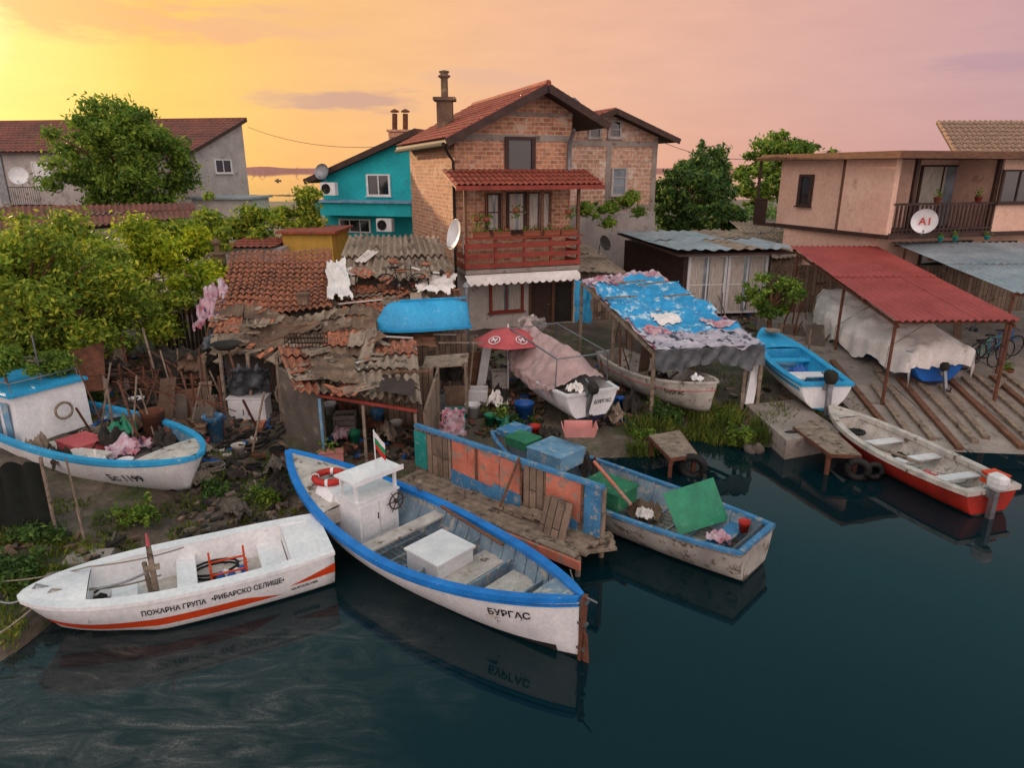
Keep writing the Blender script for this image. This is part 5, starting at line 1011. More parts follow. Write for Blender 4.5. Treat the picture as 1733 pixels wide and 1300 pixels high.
def stand(label,name,corners,z,mt,legs=True,th=.08,cat='platform'):
    d=thing(name,label,cat,(corners[0].x,corners[0].y,0)); t=MB(); t.prism([V((p.x,p.y,z-th)) for p in corners],(0,0,th)); t.build('top',m[mt],d)
    c=sum(corners,V())/4
    for p in corners: q=p.lerp(c,.12); t=MB(); t.beam((q.x,q.y,-.5),(q.x,q.y,z-th),.08); t.build('leg',m['rust'],d)
    t=MB(); n=len(corners)
    for i in range(n): t.beam(corners[i]*1+V((0,0,z-corners[i].z-.05)),corners[(i+1)%n]+V((0,0,z-corners[(i+1)%n].z-.05)),.035,.08)
    t.build('edge_strip',m['rust'],d)
    return d
stand('short jetty platform with rusty edge on stilts beside the skiff','jetty_platform',[P(1343,722,.55),P(1405,768,.55),P(1458,770,.55),P(1385,705,.55)],.55,'oldwood')
stand('small plank platform with tyre over the water','plank_platform',[P(1098,737,.5),P(1135,775,.5),P(1180,768,.5),P(1150,728,.5)],.5,'oldwood')
tyre(P(1172,790,.22),.24,.09,(.3,1,.1),'black tyre fender hanging at the small plank platform'); tyre(P(1452,795,.25),.2,.08,(.5,1,.1),'black tyre fender hanging between jetty platform and skiff'); tyre(P(1480,797,.22),.15,.06,(.2,1,0),'smallest tyre fender right of the jetty platform')
tyre(P(1335,745,.25),.22,.08,(0,1,.4),'tyre fender on the concrete jetty edge')
# rusty frame at left bank
nf=thing('net_drying_frame','tangle of rusty rods forming a net drying frame by the shacks','frame',P(290,700,.5))
for i in range(32):
    t=MB(); a=P(R.uniform(130,300),R.uniform(560,650),R.uniform(1.2,2.1)); b_=P(R.uniform(230,400),R.uniform(590,700),R.uniform(1.0,1.9)); t.tube([a,b_],.014,5); t.build('rod',m['rust'],nf)
for px,py in ((170,705),(215,715),(255,720),(300,725),(335,735),(380,740)): p=P(px,py,.5); t=MB(); t.tube([(p.x,p.y,.3),(p.x+.05,p.y,2.)],.025,6); t.build('post',m['rust'],nf)
ragsheet((P(240,675,1.0),P(380,660,1.0),P(370,590,2.1),P(240,580,2.1)),'net','draped_net','dark net draped over the rusty drying frame','net',.35,.1,3,0,36,6)
ragsheet((P(300,650,1.2),P(360,655,1.2),P(350,600,2.1),P(290,600,2.1)),'felt','draped_sacking','brown sacking hung on the right of the drying frame','sacking',.3,.14,31,.1,26)
ragsheet((P(150,650,1.2),P(215,660,1.2),P(230,610,1.9),P(165,600,1.9)),'net','draped_net','dark net bunched over the left of the drying frame','net',.3,.14,41,.1,26)
ragsheet((P(180,720,.6),P(270,728,.6),P(265,680,1.4),P(190,672,1.4)),'net','draped_net','low dark net curtain behind the cabin boat bow','net',.2,.1,43,.1,26)
ragsheet((P(380,690,.9),P(465,680,.9),P(460,618,2.1),P(385,622,2.1)),'tarpg','plastic_curtain','dirty grey plastic curtain hanging in front of the left shack wall','curtain',.2,.12,45,.1,26)
ragsheet((P(290,745,.6),P(360,752,.6),P(355,715,1.1),P(295,705,1.1)),'felt','draped_sacking','brown sacking over a low rail below the drying frame','sacking',.2,.1,47,.1,26)
t=MB(); t.patch(P(110,668,1.5),P(180,660,1.5),P(175,578,2.4),P(105,600,2.4),6,6,lambda a,b_:.02*math.sin(a*9)); tag(t.build('rusted_sheet',m['rust']),'rusty sheet standing left of the drying frame','sheet')
# shade net screen
p0,p1=P(-60,935,.2),P(100,925,.2); t=MB(); n=30
t.add([p0.lerp(p1,i/n)+V((0,.06*math.sin(i*.9)*(j/6),(1.6+.05*math.sin(i))*j/6)) for j in range(7) for i in range(n+1)],[(j*(n+1)+i,j*(n+1)+i+1,(j+1)*(n+1)+i+1,(j+1)*(n+1)+i) for j in range(6) for i in range(n)],0,True)
ns=thing('shade_net_screen','dark shade net screen at the left edge','screen',p0); t.build('net',m['netg'],ns); t=MB(); t.tube([p1,p1+V((.02,0,1.7))],.03); t.build('post',m['oldwood'],ns)
for i,(px,py,h_,lb_) in enumerate(((142,905,1.5,'bare stake standing on the bank behind the dinghy mast'),(150,940,.9,'short leaning stake on the left bank'))): t=MB(); p=P(px,py,.15); t.tube([p,p+V((-.05,.02,h_))],[.03,.015],6); tag(t.build('stake',m['oldwood']),lb_,'stake')
t=MB(); p=P(120,985,.3); t.obox(p,V((.4,.1,0)),V((-.05,.25,0)),V((0,0,.05))); t.obox(p+V((-.1,.65,.03)),V((.35,.05,0)),V((-.05,.2,0)),V((0,0,.05))); t.warp(.08,3,2); tag(t.build('stone_step',m['concrete']),'grey stone steps on the left bank by the dinghy','step')
# umbrella
p=Q(860,580,18.4); um=thing('beach_umbrella','faded red parasol with white round emblems','umbrella',(p.x,p.y,.6)); t=MB(); ap=V((p.x,p.y,p.z+.44)); Rr=1.0
vs=[ap]; N4=32
for k in range(N4): 
    a=2*PI*k/N4; rr=Rr*(1-.05*abs(math.sin(a*4))**2); vs.append(ap+V((rr*.55*math.cos(a),rr*.55*math.sin(a),-.15)))
for k in range(N4): 
    a=2*PI*k/N4; rr=Rr*(1-.07*abs(math.sin(a*4))); vs.append(ap+V((rr*math.cos(a),rr*math.sin(a),-.39)))
t.add(vs,[(0,1+k,1+(k+1)%N4) for k in range(N4)]+[(1+k,1+N4+k,1+N4+(k+1)%N4,1+(k+1)%N4) for k in range(N4)],0,True); t.build('canopy',m['umb'],um,norm=False)
t=MB(); t.tube([(p.x,p.y,.6),ap+V((0,0,.08))],.025); t.build('pole',m['whitep'],um)
for az in (-PI/2-.5,-PI/2+.5):
    rd=V((math.cos(az),math.sin(az),0)); nn=V((rd.x*.47,rd.y*.47,.88)).normalized(); sd=V((-rd.y,rd.x,0)); sl=nn.cross(sd); sl=sl if sl.z<0 else -sl; c0=ap+rd*.74+V((0,0,-.235))+nn*.035
    t=MB(); t.lathe(c0,[(.14,0),(.165,.0)],20,0,nn); t.build('emblem_ring',m['whitep'],um); text_plane('emblem_letter','M',.22,c0+nn*.006,sd,-sl,m['whitep'],um)
# ------------------------------------------------------------ loose items list
def bucket(px,py,z,w_,h_,mt,label,name='bucket'):
    p=G(px,py); t=MB(); t.lathe(p,[(.001,.004),(w_*.4,0),(w_*.5,h_),(w_*.54,h_),(w_*.5,h_-.02),(w_*.38,.02),(.001,.02)],14); return tag(t.build(name,m[mt]),label,name.replace('_',' '))
def crate(px,py,z,dx,dy,dz,mt,label,name='crate',rz=0.):
    p=G(px,py) if z is None else P(px,py,z); t=MB(); x=V((math.cos(rz),math.sin(rz),0)); y=V((-x.y,x.x,0))
    for s_ in (-1,1): t.obox(p+y*s_*dy/2+V((0,0,dz/2)),x*dx/2,y*.012,V((0,0,dz/2))); t.obox(p+x*s_*dx/2+V((0,0,dz/2)),y*(dy/2-.014),x*.012,V((0,0,dz/2-.002)))
    t.obox(p+V((0,0,.02)),x*(dx/2-.014),y*(dy/2-.014),V((0,0,.015)))
    for s_ in (-1,1): t.obox(p+y*s_*(dy/2+.016)+V((0,0,dz*.85)),x*(dx/2+.01),y*.004,V((0,0,.025)))
    return tag(t.build(name,m[mt]),label,name.replace('_',' '))
bucket(887,712,.5,.5,.5,'bluep','blue plastic barrel beside the covered motorboat','barrel')
bucket(800,705,.5,.4,.35,'whitep','white tub between the shack and the blue barrel','tub'); bucket(448,700,.5,.3,.3,'teald','turquoise bucket beside the white cabinet','bucket')
bucket(560,700,.5,.3,.3,'whitep','white bucket inside the open shack front','bucket'); bucket(600,750,.4,.3,.3,'greenp','green bucket on the shack floor','bucket'); bucket(905,738,.4,.28,.28,'red','small red bucket in front of the covered motorboat','bucket')
bucket(640,720,.4,.35,.4,'fadedblue','blue drum inside the open shack front','drum'); bucket(672,735,.4,.3,.35,'oldwhite','dirty white pail at the right post of the open shack','pail'); bucket(830,720,.4,.3,.3,'greenp','green bucket left of the blue barrel','bucket'); bucket(205,735,.4,.4,.35,'black','black tub on the bank behind the cabin boat','tub'); bucket(345,760,.4,.3,.25,'umb','dull red bucket in front of the left shack','bucket'); bucket(1050,690,.4,.3,.3,'bluep','blue bucket left of the sheltered rowboat','bucket'); bucket(1600,600,.4,.35,.35,'greenp','green tub beside the parked bicycles','tub')
bucket(265,745,.4,.5,.7,'rust','rusty oil barrel in the left yard','barrel'); bucket(365,745,.4,.45,.6,'fadedblue','faded blue barrel beside the left shack post','barrel'); bucket(235,700,.4,.35,.4,'whitep','white plastic drum under the drying frame','drum'); bucket(405,770,.4,.3,.25,'oldwhite','dirty white pail by the rope coil','pail')
crate(780,650,None,.5,.4,.35,'greyboard','grey crate beside the shack corner'); crate(808,680,None,.55,.4,.4,'whitep','white plastic crate left of the covered motorboat'); crate(770,725,None,.5,.4,.5,'teald','turquoise crate near the panel wall'); crate(815,640,None,.5,.4,.3,'plasterw','pale box stacked behind the white crate')
crate(250,650,None,.6,.45,.3,'oldwood','weathered fish crate under the drying frame'); crate(210,700,None,.6,.4,.35,'rust','rusty crate on the left bank'); crate(205,660,None,.5,.35,.3,'oldwhite','pale crate behind the cabin boat',rz=.4)
crate(310,750,None,.6,.4,.25,'greyboard','low grey crate on the bank right of the cabin boat',rz=.5); crate(350,700,None,.5,.4,.4,'greyboardv','brown slatted crate at the left shack post',rz=.2); crate(585,725,None,.5,.4,.4,'greyboard','grey crate inside the open shack',rz=.1); crate(1085,660,None,.5,.4,.35,'fadedblue','faded blue crate under the tarpaulin shelter',rz=.3); crate(1345,590,None,.6,.4,.35,'greyboard','grey crate between the runabout and the red carport',rz=.4); crate(1235,600,None,.5,.4,.4,'oldwood','wooden crate behind the blue runabout',rz=.9); crate(845,655,None,.45,.4,.5,'oldwhite','stained white box under the red umbrella',rz=.2); crate(1700,590,None,.6,.4,.4,'fadedblue','faded blue crate at the right edge under the grey carport')
crate(740,700,None,.4,.4,.6,'steel','grey metal canister crate beside the shack right post')
HP=[(275,690,1.2,.9,.5,'net','dark net heap in the middle of the left yard'),(190,760,1.,.6,.4,'net','dark net heap behind the cabin boat bow'),(240,730,.8,.6,.35,'felt','brown sacking heap on the left yard'),(330,770,.9,.6,.3,'rope','pale rope heap right of the cabin boat'),(420,660,.9,.6,.6,'net','net heap beside the white cabinet'),(655,750,.9,.6,.4,'oldwood','brown net heap at the foot of the shack right post'),(580,745,.6,.5,.3,'print2','colourful rag heap on the open shack floor'),(840,690,.7,.5,.4,'tarpw','white cloth heap left of the covered motorboat'),(860,735,.8,.5,.35,'greenwood','green net heap in front of the blue barrel'),(930,745,.7,.5,.35,'net','dark net heap below the covered motorboat stern'),(1065,640,.8,.6,.4,'felt','brown heap between the two hauled out boats'),(1150,625,.8,.6,.4,'tarpg','grey plastic heap behind the sheltered rowboat'),(1300,610,.7,.6,.3,'net','net heap right of the tarpaulin shelter'),(1365,655,.5,.4,.25,'rope','rope heap by the runabout outboard'),(470,800,.8,.6,.3,'stone','dark rubble heap on the bank above the blue rimmed boat'),(400,870,.9,.5,.25,'stone','rubble heap at the waterline between the two left boats'),(1640,580,.8,.6,.5,'tarpg','grey covered bundle under the grey carport'),(1210,560,1.,.7,.6,'felt','brown bundle in front of the glazed shed'),(900,600,1.,.7,.6,'oldwood','grey covered bundle in front of the house door'),(790,600,.8,.6,.7,'felt','brown bundle beside the plank shelf')]
for i,(px,py,dx,dy,dz,mt,lb_) in enumerate(HP): t=MB(); heapfn(t,G(px,py,.0),dx,dy,dz*1.2,i*3.7,i); tag(t.build('rope_heap' if mt=='rope' else 'heap',m[mt]),lb_,'heap')
for i in range(26):
    x0,y0,x1,y1=R.choice(((150,620,360,790),(150,620,360,790),(300,780,480,860),(560,700,690,770),(790,620,860,740),(1010,620,1080,720),(1300,550,1400,640),(1560,560,1620,600)))
    t=MB(); s=R.uniform(.35,.9); heapfn(t,G(R.uniform(x0,x1),R.uniform(y0,y1)),s,s*.7,s*R.uniform(.3,.7),i*5.1+50,i); tag(t.build('net_bundle',m[R.choice(['net','net','felt','dark','oldwood','rust'])]),'dark bundle of netting or sacking lying in the boat yard','bundle','dark bundles lying about the yard')
GR='poles leaning among the shacks and boats'
for i in range(64):
    x0,y0,x1,y1=R.choice(((150,640,360,740),(150,640,360,740),(220,700,470,800),(370,640,470,740),(480,600,720,700),(720,600,860,720),(1020,600,1080,700),(1130,500,1300,560),(1310,540,1400,620)))
    p=G(R.uniform(x0,x1),R.uniform(y0,y1)); an=R.uniform(0,2*PI); h_=R.uniform(.7,1.8); t=MB(); t.tube([p,p+V((math.cos(an)*.4,math.sin(an)*.4,h_))],R.uniform(.015,.03),6); tag(t.build('leaning_pole',m[R.choice(['oldwood','rust','wood'])]),'thin pole leaning among the shacks and hauled out boats','pole',GR)
for i in range(22):
    x0,y0,x1,y1=R.choice(((180,650,360,740),(180,650,360,740),(730,620,800,720),(1040,600,1090,680),(1320,560,1390,620),(1560,560,1620,600)))
    p=G(R.uniform(x0,x1),R.uniform(y0,y1)); an=R.uniform(-.6,.6); h_=R.uniform(.3,.7); ux=V((math.cos(an),math.sin(an),0)); t=MB(); t.obox(p+V((0,0,h_*.9)),ux*R.uniform(.1,.35),V((ux.y*.05,-ux.x*.05,.012)).normalized()*.015,V((ux.y*.25,ux.x*.25,1))*h_*.9); tag(t.build('propped_board',m[R.choice(['oldwood','greyboardv','feltwall','felt','wood'])]),'weathered board propped upright in the boat yard','board','boards propped upright in the yard')
for i in range(6):
    p=G(*[(430,800),(360,800),(300,800),(200,790),(470,770),(160,740)][i],.08); t=MB(); s=R.uniform(.14,.26); t.tube([p+V((s*(1+.2*math.sin(a*1.3))*math.cos(a),s*.8*math.sin(a),.004*a)) for a in [k*.45 for k in range(60)]],.014,5); tag(t.build('cable_coil',m[['black','rope'][i%2]]),'loose coil of line dropped on the left bank','coil','coils of line dropped on the left bank')
# white cabinet
p=G(420,712); f=Face(p+V((-.45,0,0)),p+V((.45,0,0))); cb=thing('kitchen_cabinet','white two door cabinet under the shack eaves','cabinet',p); t=MB(); f.box(t,0,.9,.45,1.15,-.45,0); f.box(t,-.03,.93,1.152,1.19,-.47,.02); t.build('carcass',m['whitep'],cb)
for i in (0,1): t=MB(); f.box(t,.03+.43*i,.43+.43*i,.5,1.1,.003,.02); d_=t.build('door',m['whitep'],cb); t=MB(); f.box(t,.36+.12*i,.38+.12*i,.75,.9,.021,.035); t.build('handle',m['steel'],d_)
for px,py,z,lb_ in ((425,755,.42,'coil of rope on the ground below the white cabinet'),(480,665,1.2,'coil of hose hung on the felt wall')):
    p=P(px,py,z); t=MB()
    if z<1: t.tube([p+V(((.38+.05*math.sin(a*1.7))*math.cos(a),(.38+.05*math.sin(a*1.3))*math.sin(a),.02+.006*a)) for a in [k*.35 for k in range(90)]],.018,5)
    else: t.tube([p+V(((.16+.02*math.sin(a*1.7))*math.cos(a),-.05-.003*a,(.28)*math.sin(a))) for a in [k*.35 for k in range(70)]],.018,5)
    tag(t.build('rope_coil',m['rope'] if z>1 else m['black']),lb_,'rope coil')
plantpot(G(562,780),.28,.25,m['tub'],'pink planter with seedlings beside the felt walled shack',50,'leafG',(.5,.1,0))
plantpot(G(1703,640),.3,.28,m['brownp'],'potted plant at the right edge beside the bicycles',80)
plantpot(G(850,725),.35,.3,m['teald'],'turquoise pot with leafy plant left of the blue barrel',120); plantpot(G(1105,700),.3,.25,m['brownp'],'terracotta pot plant in front of the tarpaulin shelter',100)
def bicycle(p,d,label,lean=.0,sc=1.,mt='dark'):
    p=V(p); d=V(d).normalized(); up=V((0,0,1)); side=d.cross(up); up=(up+side*lean).normalized(); r=.33*sc
    bk=thing('bicycle',label,'bicycle',p); ws_=[p+up*r,p+d*1.05*sc+up*r]
    for c_ in ws_:
        t=MB(); t.tube([c_+(d*math.cos(k)+up*math.sin(k))*r for k in [2*PI*i/24 for i in range(24)]],.02,6,0,True); w_=t.build('wheel',m['black'],bk); t=MB()
        for i in range(12): k=2*PI*i/12; t.tube([c_,c_+(d*math.cos(k)+up*math.sin(k))*r],.003,3)
        t.tube([c_-side*.04,c_+side*.04],.02,6); t.build('spokes',m['steel'],w_)
    bb=p+d*.42*sc+up*.28*sc; st=p+d*.3*sc+up*.78*sc; hd=p+d*.82*sc+up*.8*sc
    t=MB(); 
    for a,b_ in ((bb,st),(st,hd),(bb,hd-up*.12),(ws_[0],bb),(ws_[0],st-up*.05),(hd-up*.15,ws_[1]),(hd-up*.15,hd+up*.1)): t.tube([a,b_],.016,6)
    t.build('frame',m[mt],bk); t=MB(); t.obox(st+up*.08,d*.12,side*.06,up*.03); t.tube([st,st+up*.06],.014); t.build('saddle',m['black'],bk)
    t=MB(); t.tube([hd+up*.1-side*.26-d*.08,hd+up*.12-side*.1,hd+up*.12+side*.1,hd+up*.1+side*.26-d*.08],.013,6); t.build('handlebar',m['steel'],bk)
    t=MB(); t.tube([bb-side*.08,bb+side*.08],.04,8); t.tube([bb+side*.08,bb+side*.08-up*.16],.01,5); t.tube([bb-side*.08,bb-side*.08+up*.16],.01,5); t.build('crank',m['steel'],bk)
bicycle(Q(655,502,20.1)+V((0,0,.1)),(1,.1,0),'old bicycle standing on the corrugated shack roof',.15,.9)
for i,(px,py,mt,lb_) in enumerate(((1632,625,'dark','dark bicycle parked nearest the covered boat'),(1655,618,'teald','turquoise bicycle in the middle of the parked row'),(1680,612,'bluep','blue bicycle furthest right of the parked row'))): bicycle(P(px,py,1.0)+V((0,.2*i,0)),(1,.25,0),lb_,.1,1.,mt)
for i,(px,py,z,rz,lb_) in enumerate(((820,610,.8,.2,'pale surfboard like board leaning beside the red umbrella'),(1270,640,.7,1.2,'white narrow plank leaning by the shelter front'))):
    p=P(px,py+40,z-.2); t=MB(); t.obox(p+V((0,0,.6)),V((.12,.02,0)),V((-.01,.03,0)),V((.1,.15,.6))); tag(t.build('leaning_plank',m['whitep']),lb_,'plank')
spots=[(600,590,17,.2),(560,600,16.6,1.2),(640,615,16,.7),(430,560,17.3,.4),(690,640,15,.3),(705,520,19.5,.9),(750,530,19.2,.2),(480,580,17,1.),(590,640,15.2,.5),(400,575,17,.1),(640,500,20,.3),(735,575,18,.25),(780,590,17.6,.15),(540,630,15.8,.8),(610,520,19,.1),(450,600,16.6,.3),(520,560,17.6,.6),(660,580,17.2,.1)]
for i,(px,py,Y,an) in enumerate(spots):
    p=Q(px,py,Y)+V((0,0,.16)); t=MB(); d=V((math.cos(an),math.sin(an),.08*math.sin(i))); t.beam(p-d*.6,p+d*.6,.1,.025); tag(t.build('loose_plank',m[['oldwood','wood','plasterw'][i%3]]),'loose plank thrown across the broken shack roofs','plank','loose planks lying on the shack roofs')
t=MB(); p=Q(520,600,15.9)+V((0,0,.22))
for z in (0,.12,.24): t.tube([p+V((-.45,-.2,z)),p+V((.45,-.15,z)),p+V((.45,.25,z)),p+V((-.45,.25,z))],.012,4,0,True)
for i in range(12): x=-.45+.9*i/11; t.tube([p+V((x,-.18,0)),p+V((x,-.18,.24))],.009,4); t.tube([p+V((x,.25,0)),p+V((x,.25,.24))],.009,4)
tag(t.build('wire_basket',m['dark']),'dark wire basket on the felt shack roof','basket')
p=Q(385,605,16.2)+V((0,0,.2)); t=MB(); t.lathe(p,[(.001,0),(.2,.05),(.34,.16),(.36,.16),(.21,.02),(.001,-.02)],18); tag(t.build('metal_basin',m['dark']),'shallow dark basin on the left corner of the felt roof','basin')
t=MB(); p=Q(515,520,18.6)+V((0,0,.1)); t.box(p+V((-.13,-.13,0)),p+V((.13,.13,.26))); t.box(p+V((-.16,-.16,.262)),p+V((.16,.16,.3))); tag(t.build('chimney_pot',m['felt']),'square stub chimney on the old clay tile roof','chimney')
t=MB(); p=Q(368,430,22); t.box(p+V((-.18,-.18,-1.5)),p+V((.18,.18,0))); t.box(p+V((-.24,-.24,.002)),p+V((.24,.24,.05))); t.tube([p,p+V((0,0,.35))],.09,8); t.lathe(p+V((0,0,.32)),[(.14,0),(.18,.05),(.02,.18)],10); tag(t.build('shack_chimney',m['felt']),'small stub chimney with cowl left of the tiled shack','chimney')
t=MB(); p=P(790,545,2.3); t.tube([p-V((0,0,1.5)),p+V((0,0,1.0))],.07,10); t.lathe(p+V((0,0,1)),[(.11,0),(.12,.06),(.02,.16)],10); tag(t.build('stove_pipe',m['steel']),'metal stove pipe beside the upturned rowboat','pipe')
t=MB(); p=P(755,612,1.9); t.obox(p+V((0,0,.02)),V((.55,.05,.03)),V((0,.32,.06)),V((0,0,.02)))
for sx,sy in ((-.5,-.25),(.5,-.25),(.5,.25),(-.5,.25)): t.beam(p+V((sx,sy,-1.3)),p+V((sx,sy,0)),.05)
tag(t.build('plank_shelf',m['oldwood']),'tall grey plank shelf below the upturned rowboat','shelf')
ragsheet((P(720,640,1.2),P(790,645,1.2),P(790,605,1.9),P(722,602,1.9)),'net','draped_net','dark net hanging on the tall plank shelf','net',.15,.1,63,-.1,20)
dish(Q(1022,412,27),.3,.8,.4,'small dark satellite dish beside the glazed shed',col='dark')
ragsheet((Q(972,545,22.6),Q(1002,548,22.6),Q(1000,475,22.8),Q(972,475,22.8)),'skyblue','hanging_cloth','sky blue cloth hanging beside the brick house door','cloth',.06,.04,51,0,16)
ragsheet((P(742,745,.5),P(790,738,.5),P(788,690,1.25),P(745,690,1.25)),'print2','patterned_bag','patterned red and white bag beside the panel wall','bag',.1,.06,53,0,16)
ragsheet((P(880,560,1.9),P(930,560,1.9),P(925,535,2.5),P(875,535,2.5)),'tarpw','draped_cloth','white cloth draped behind the red umbrella','cloth',.15,.1,57,0,16)
rope([Q(680,245,34),Q(420,215,45)],.012,'power cable from the turquoise house to the grey house','dark',.5,'power_cable',None,'cable'); rope([Q(1110,235,33),Q(1320,265,30)],.012,'power cable from the unfinished house to the peach house','dark',.4,'power_cable',None,'cable')
# ------------------------------------------------------------ vegetation
def leafcloud(name,centers,n,size,mt,parent=None,flat=.0):
    cs=np.array(centers); wgt=(cs[:,3]*cs[:,4]*cs[:,5])**.6; wgt/=wgt.sum(); idx=NR.choice(len(cs),n,p=wgt); c=cs[idx]
    d=NR.normal(size=(n,3)); d/=np.linalg.norm(d,axis=1)[:,None]; r=np.abs(NR.normal(.72,.34,size=(n,1)))
    p=c[:,:3]+d*r*c[:,3:]
    nrm=d*.7+NR.normal(size=(n,3))*.7+np.array([0,0,.4]); nrm/=np.linalg.norm(nrm,axis=1)[:,None]
    a=np.cross(nrm,NR.normal(size=(n,3))); a/=np.linalg.norm(a,axis=1)[:,None]; b_=np.cross(nrm,a)
    s=size*NR.uniform(.5,1.25,size=(n,1)); vs=np.stack([p-a*s,p+b_*s*.45,p+a*s,p-b_*s*.45],axis=1).reshape(-1,3)
    org=np.zeros(3)
    if parent: org=np.array(WM[parent.name].translation)
    else: org=np.array([cs[:,0].mean(),cs[:,1].mean(),cs[:,2].min()])
    me=bpy.data.meshes.new(name); me.vertices.add(4*n); me.vertices.foreach_set('co',(vs-org).ravel()); me.loops.add(4*n); me.loops.foreach_set('vertex_index',np.arange(4*n)); me.polygons.add(n); me.polygons.foreach_set('loop_start',np.arange(0,4*n,4)); me.update(calc_edges=True); me.validate(); me.materials.append(mt)
    o=bpy.data.objects.new(name,me); C.objects.link(o)
    if parent: o.parent=parent
    else: o.location=org
    return o
def tree(label,c,rad,n,size,mt,clumps=26,cr=.38,base=None,trunk='wood',name='tree',cat='tree',seed=1,cone=0):
    rr=random.Random(seed); c=V(c); cs=[]
    for i in range(clumps):
        d=V((rr.gauss(0,1),rr.gauss(0,1),rr.gauss(0,1))).normalized()*rr.uniform(.2,1.0)**.5*rr.uniform(.78,1.08); k=rr.uniform(.4,1.2)*cr; tp=1-cone*max(0,(d.z+.3))*.6
        cs.append((c.x+d.x*rad[0]*tp,c.y+d.y*rad[1]*tp,c.z+d.z*rad[2],rad[0]*k,rad[1]*k,rad[2]*k*.75))
    bz_=hgt(c.x,c.y)-.1 if base is None else base; d=thing(name,label,cat,(c.x,c.y,bz_)); t=MB(); top=V((c.x,c.y,c.z-rad[2]*.3)); tr=.05*rad[0]+.04
    t.tube([V((c.x,c.y,bz_)),V((c.x+.05,c.y,(bz_+top.z)/2)),top,c+V((0,0,rad[2]*.5))],[tr*1.3,tr,tr*.8,tr*.2],8)
    for q in cs[::3]: t.tube([top-V((0,0,.3*rr.random())),top.lerp(V(q[:3]),.5)+V((0,0,.1)),V(q[:3])],[tr*.4,tr*.25,tr*.08],5)
    t.build('trunk',m[trunk],d); leafcloud('crown',cs,n,size,mt,d); return d
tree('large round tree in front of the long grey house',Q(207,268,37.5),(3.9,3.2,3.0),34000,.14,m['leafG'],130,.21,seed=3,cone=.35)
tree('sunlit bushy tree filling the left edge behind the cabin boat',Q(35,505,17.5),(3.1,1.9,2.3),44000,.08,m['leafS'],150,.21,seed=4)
tree('yellow green tree behind the low whitewashed wall at the far left',Q(60,430,21),(2.6,1.4,.9),10000,.1,m['leafS'],60,.26,seed=14)
tree('broad dark leafed tree right of the brick houses',Q(1168,330,40),(2.5,2.2,2.3),13000,.16,m['leafD'],80,.23,seed=5)
tree('taller dark tree behind the dark leafed tree',Q(1190,305,44),(1.9,1.6,2.3),6000,.17,m['leafD'],50,.25,seed=6,cone=.3)
tree('distant green tree left of the peach house',Q(1335,275,50),(3.4,2.5,2.1),11000,.19,m['leafG'],60,.23,seed=7,cone=.3)
tree('second distant tree tucked behind the peach house corner',Q(1285,312,46),(1.8,1.8,1.5),4500,.18,m['leafG'],36,.25,seed=17)
tree('young leafy tree in front of the glazed shed',Q(1305,505,23),(1.05,.9,1.0),3500,.09,m['leafG'],40,.26,seed=8)
tree('shrub under the dark leafed tree beside the grey roofed shed',Q(1225,365,36),(1.8,1.3,.8),3500,.15,m['leafD'],34,.26,seed=9)
tree('small leafy tree between the yellow shed and the vine trellis',Q(300,405,26),(1.7,1.1,1.0),8000,.1,m['leafS'],50,.26,seed=19)
def vine(label,pts,n,size,mt,seed=1,name='grape_vine',cat='vine',r=.5,stems=True,zs=.5):
    rr=random.Random(seed); cs=[]; d=thing(name,label,cat,pts[0])
    for a,b_ in zip(pts,pts[1:]):
        k=max(3,int((b_-a).length/.14))
        for i in range(k): p=a.lerp(b_,i/k); q=r*rr.uniform(.2,.65); cs.append((p.x+rr.gauss(0,.15),p.y+rr.gauss(0,.4),p.z+rr.gauss(0,r*zs),q,q,q*.7))
    leafcloud('foliage',cs,n,size,mt,d); t=MB(); t.tube([p+V((0,0,-.1)) for p in pts],.03,5)
    if stems:
        for p in pts: t.tube([V((p.x,p.y,hgt(p.x,p.y))),p],.035,5)
    t.build('stem',m['oldwood'],d); return d
vine('bright yellow green grape vine on a trellis left of the tiled shack',[Q(160,485,20),Q(250,468,20.5),Q(310,458,20.8),Q(372,478,20.8)],15000,.09,m['leafY'],2,r=.95,zs=.6)
vine('lower green vine tangle hanging under the trellis',[Q(165,545,18.8),Q(240,535,19.2),Q(300,520,19.6)],9000,.08,m['leafS'],12,r=.8,zs=.6,stems=False)
vine('second tier of vine leaves above the trellis behind the shack',[Q(180,440,24),Q(270,430,25),Q(350,432,25)],8000,.11,m['leafY'],3,r=.7)
vine('green vine hedge running behind the yellow shed',[Q(335,370,31),Q(420,378,31),Q(500,366,31),Q(540,348,32)],13000,.12,m['leafS'],4,r=.9)
vine('climbing plant under the window of the unfinished brick house',[Q(985,362,31.5),Q(1020,358,31.5),Q(1050,345,32),Q(1082,352,32)],5000,.09,m['leafG'],5,r=.5,stems=False)
vine('hanging creeper in front of the far left tree',[Q(0,600,14.5),Q(60,605,14.8),Q(110,600,15.5)],7000,.06,m['leafG'],6,name='creeper',cat='creeper',r=.6)
for i in range(18): 
    p=Q(255+i*7,520,20.5); t=MB(); t.beam((p.x,p.y,1.0),(p.x+R.uniform(-.05,.05),p.y,2.7+R.uniform(-.3,.2)),.09,.02); tag(t.build('fence_board',m['darkwood']),'dark ragged fence board under the vine trellis','fence board','dark boards under the vine trellis')
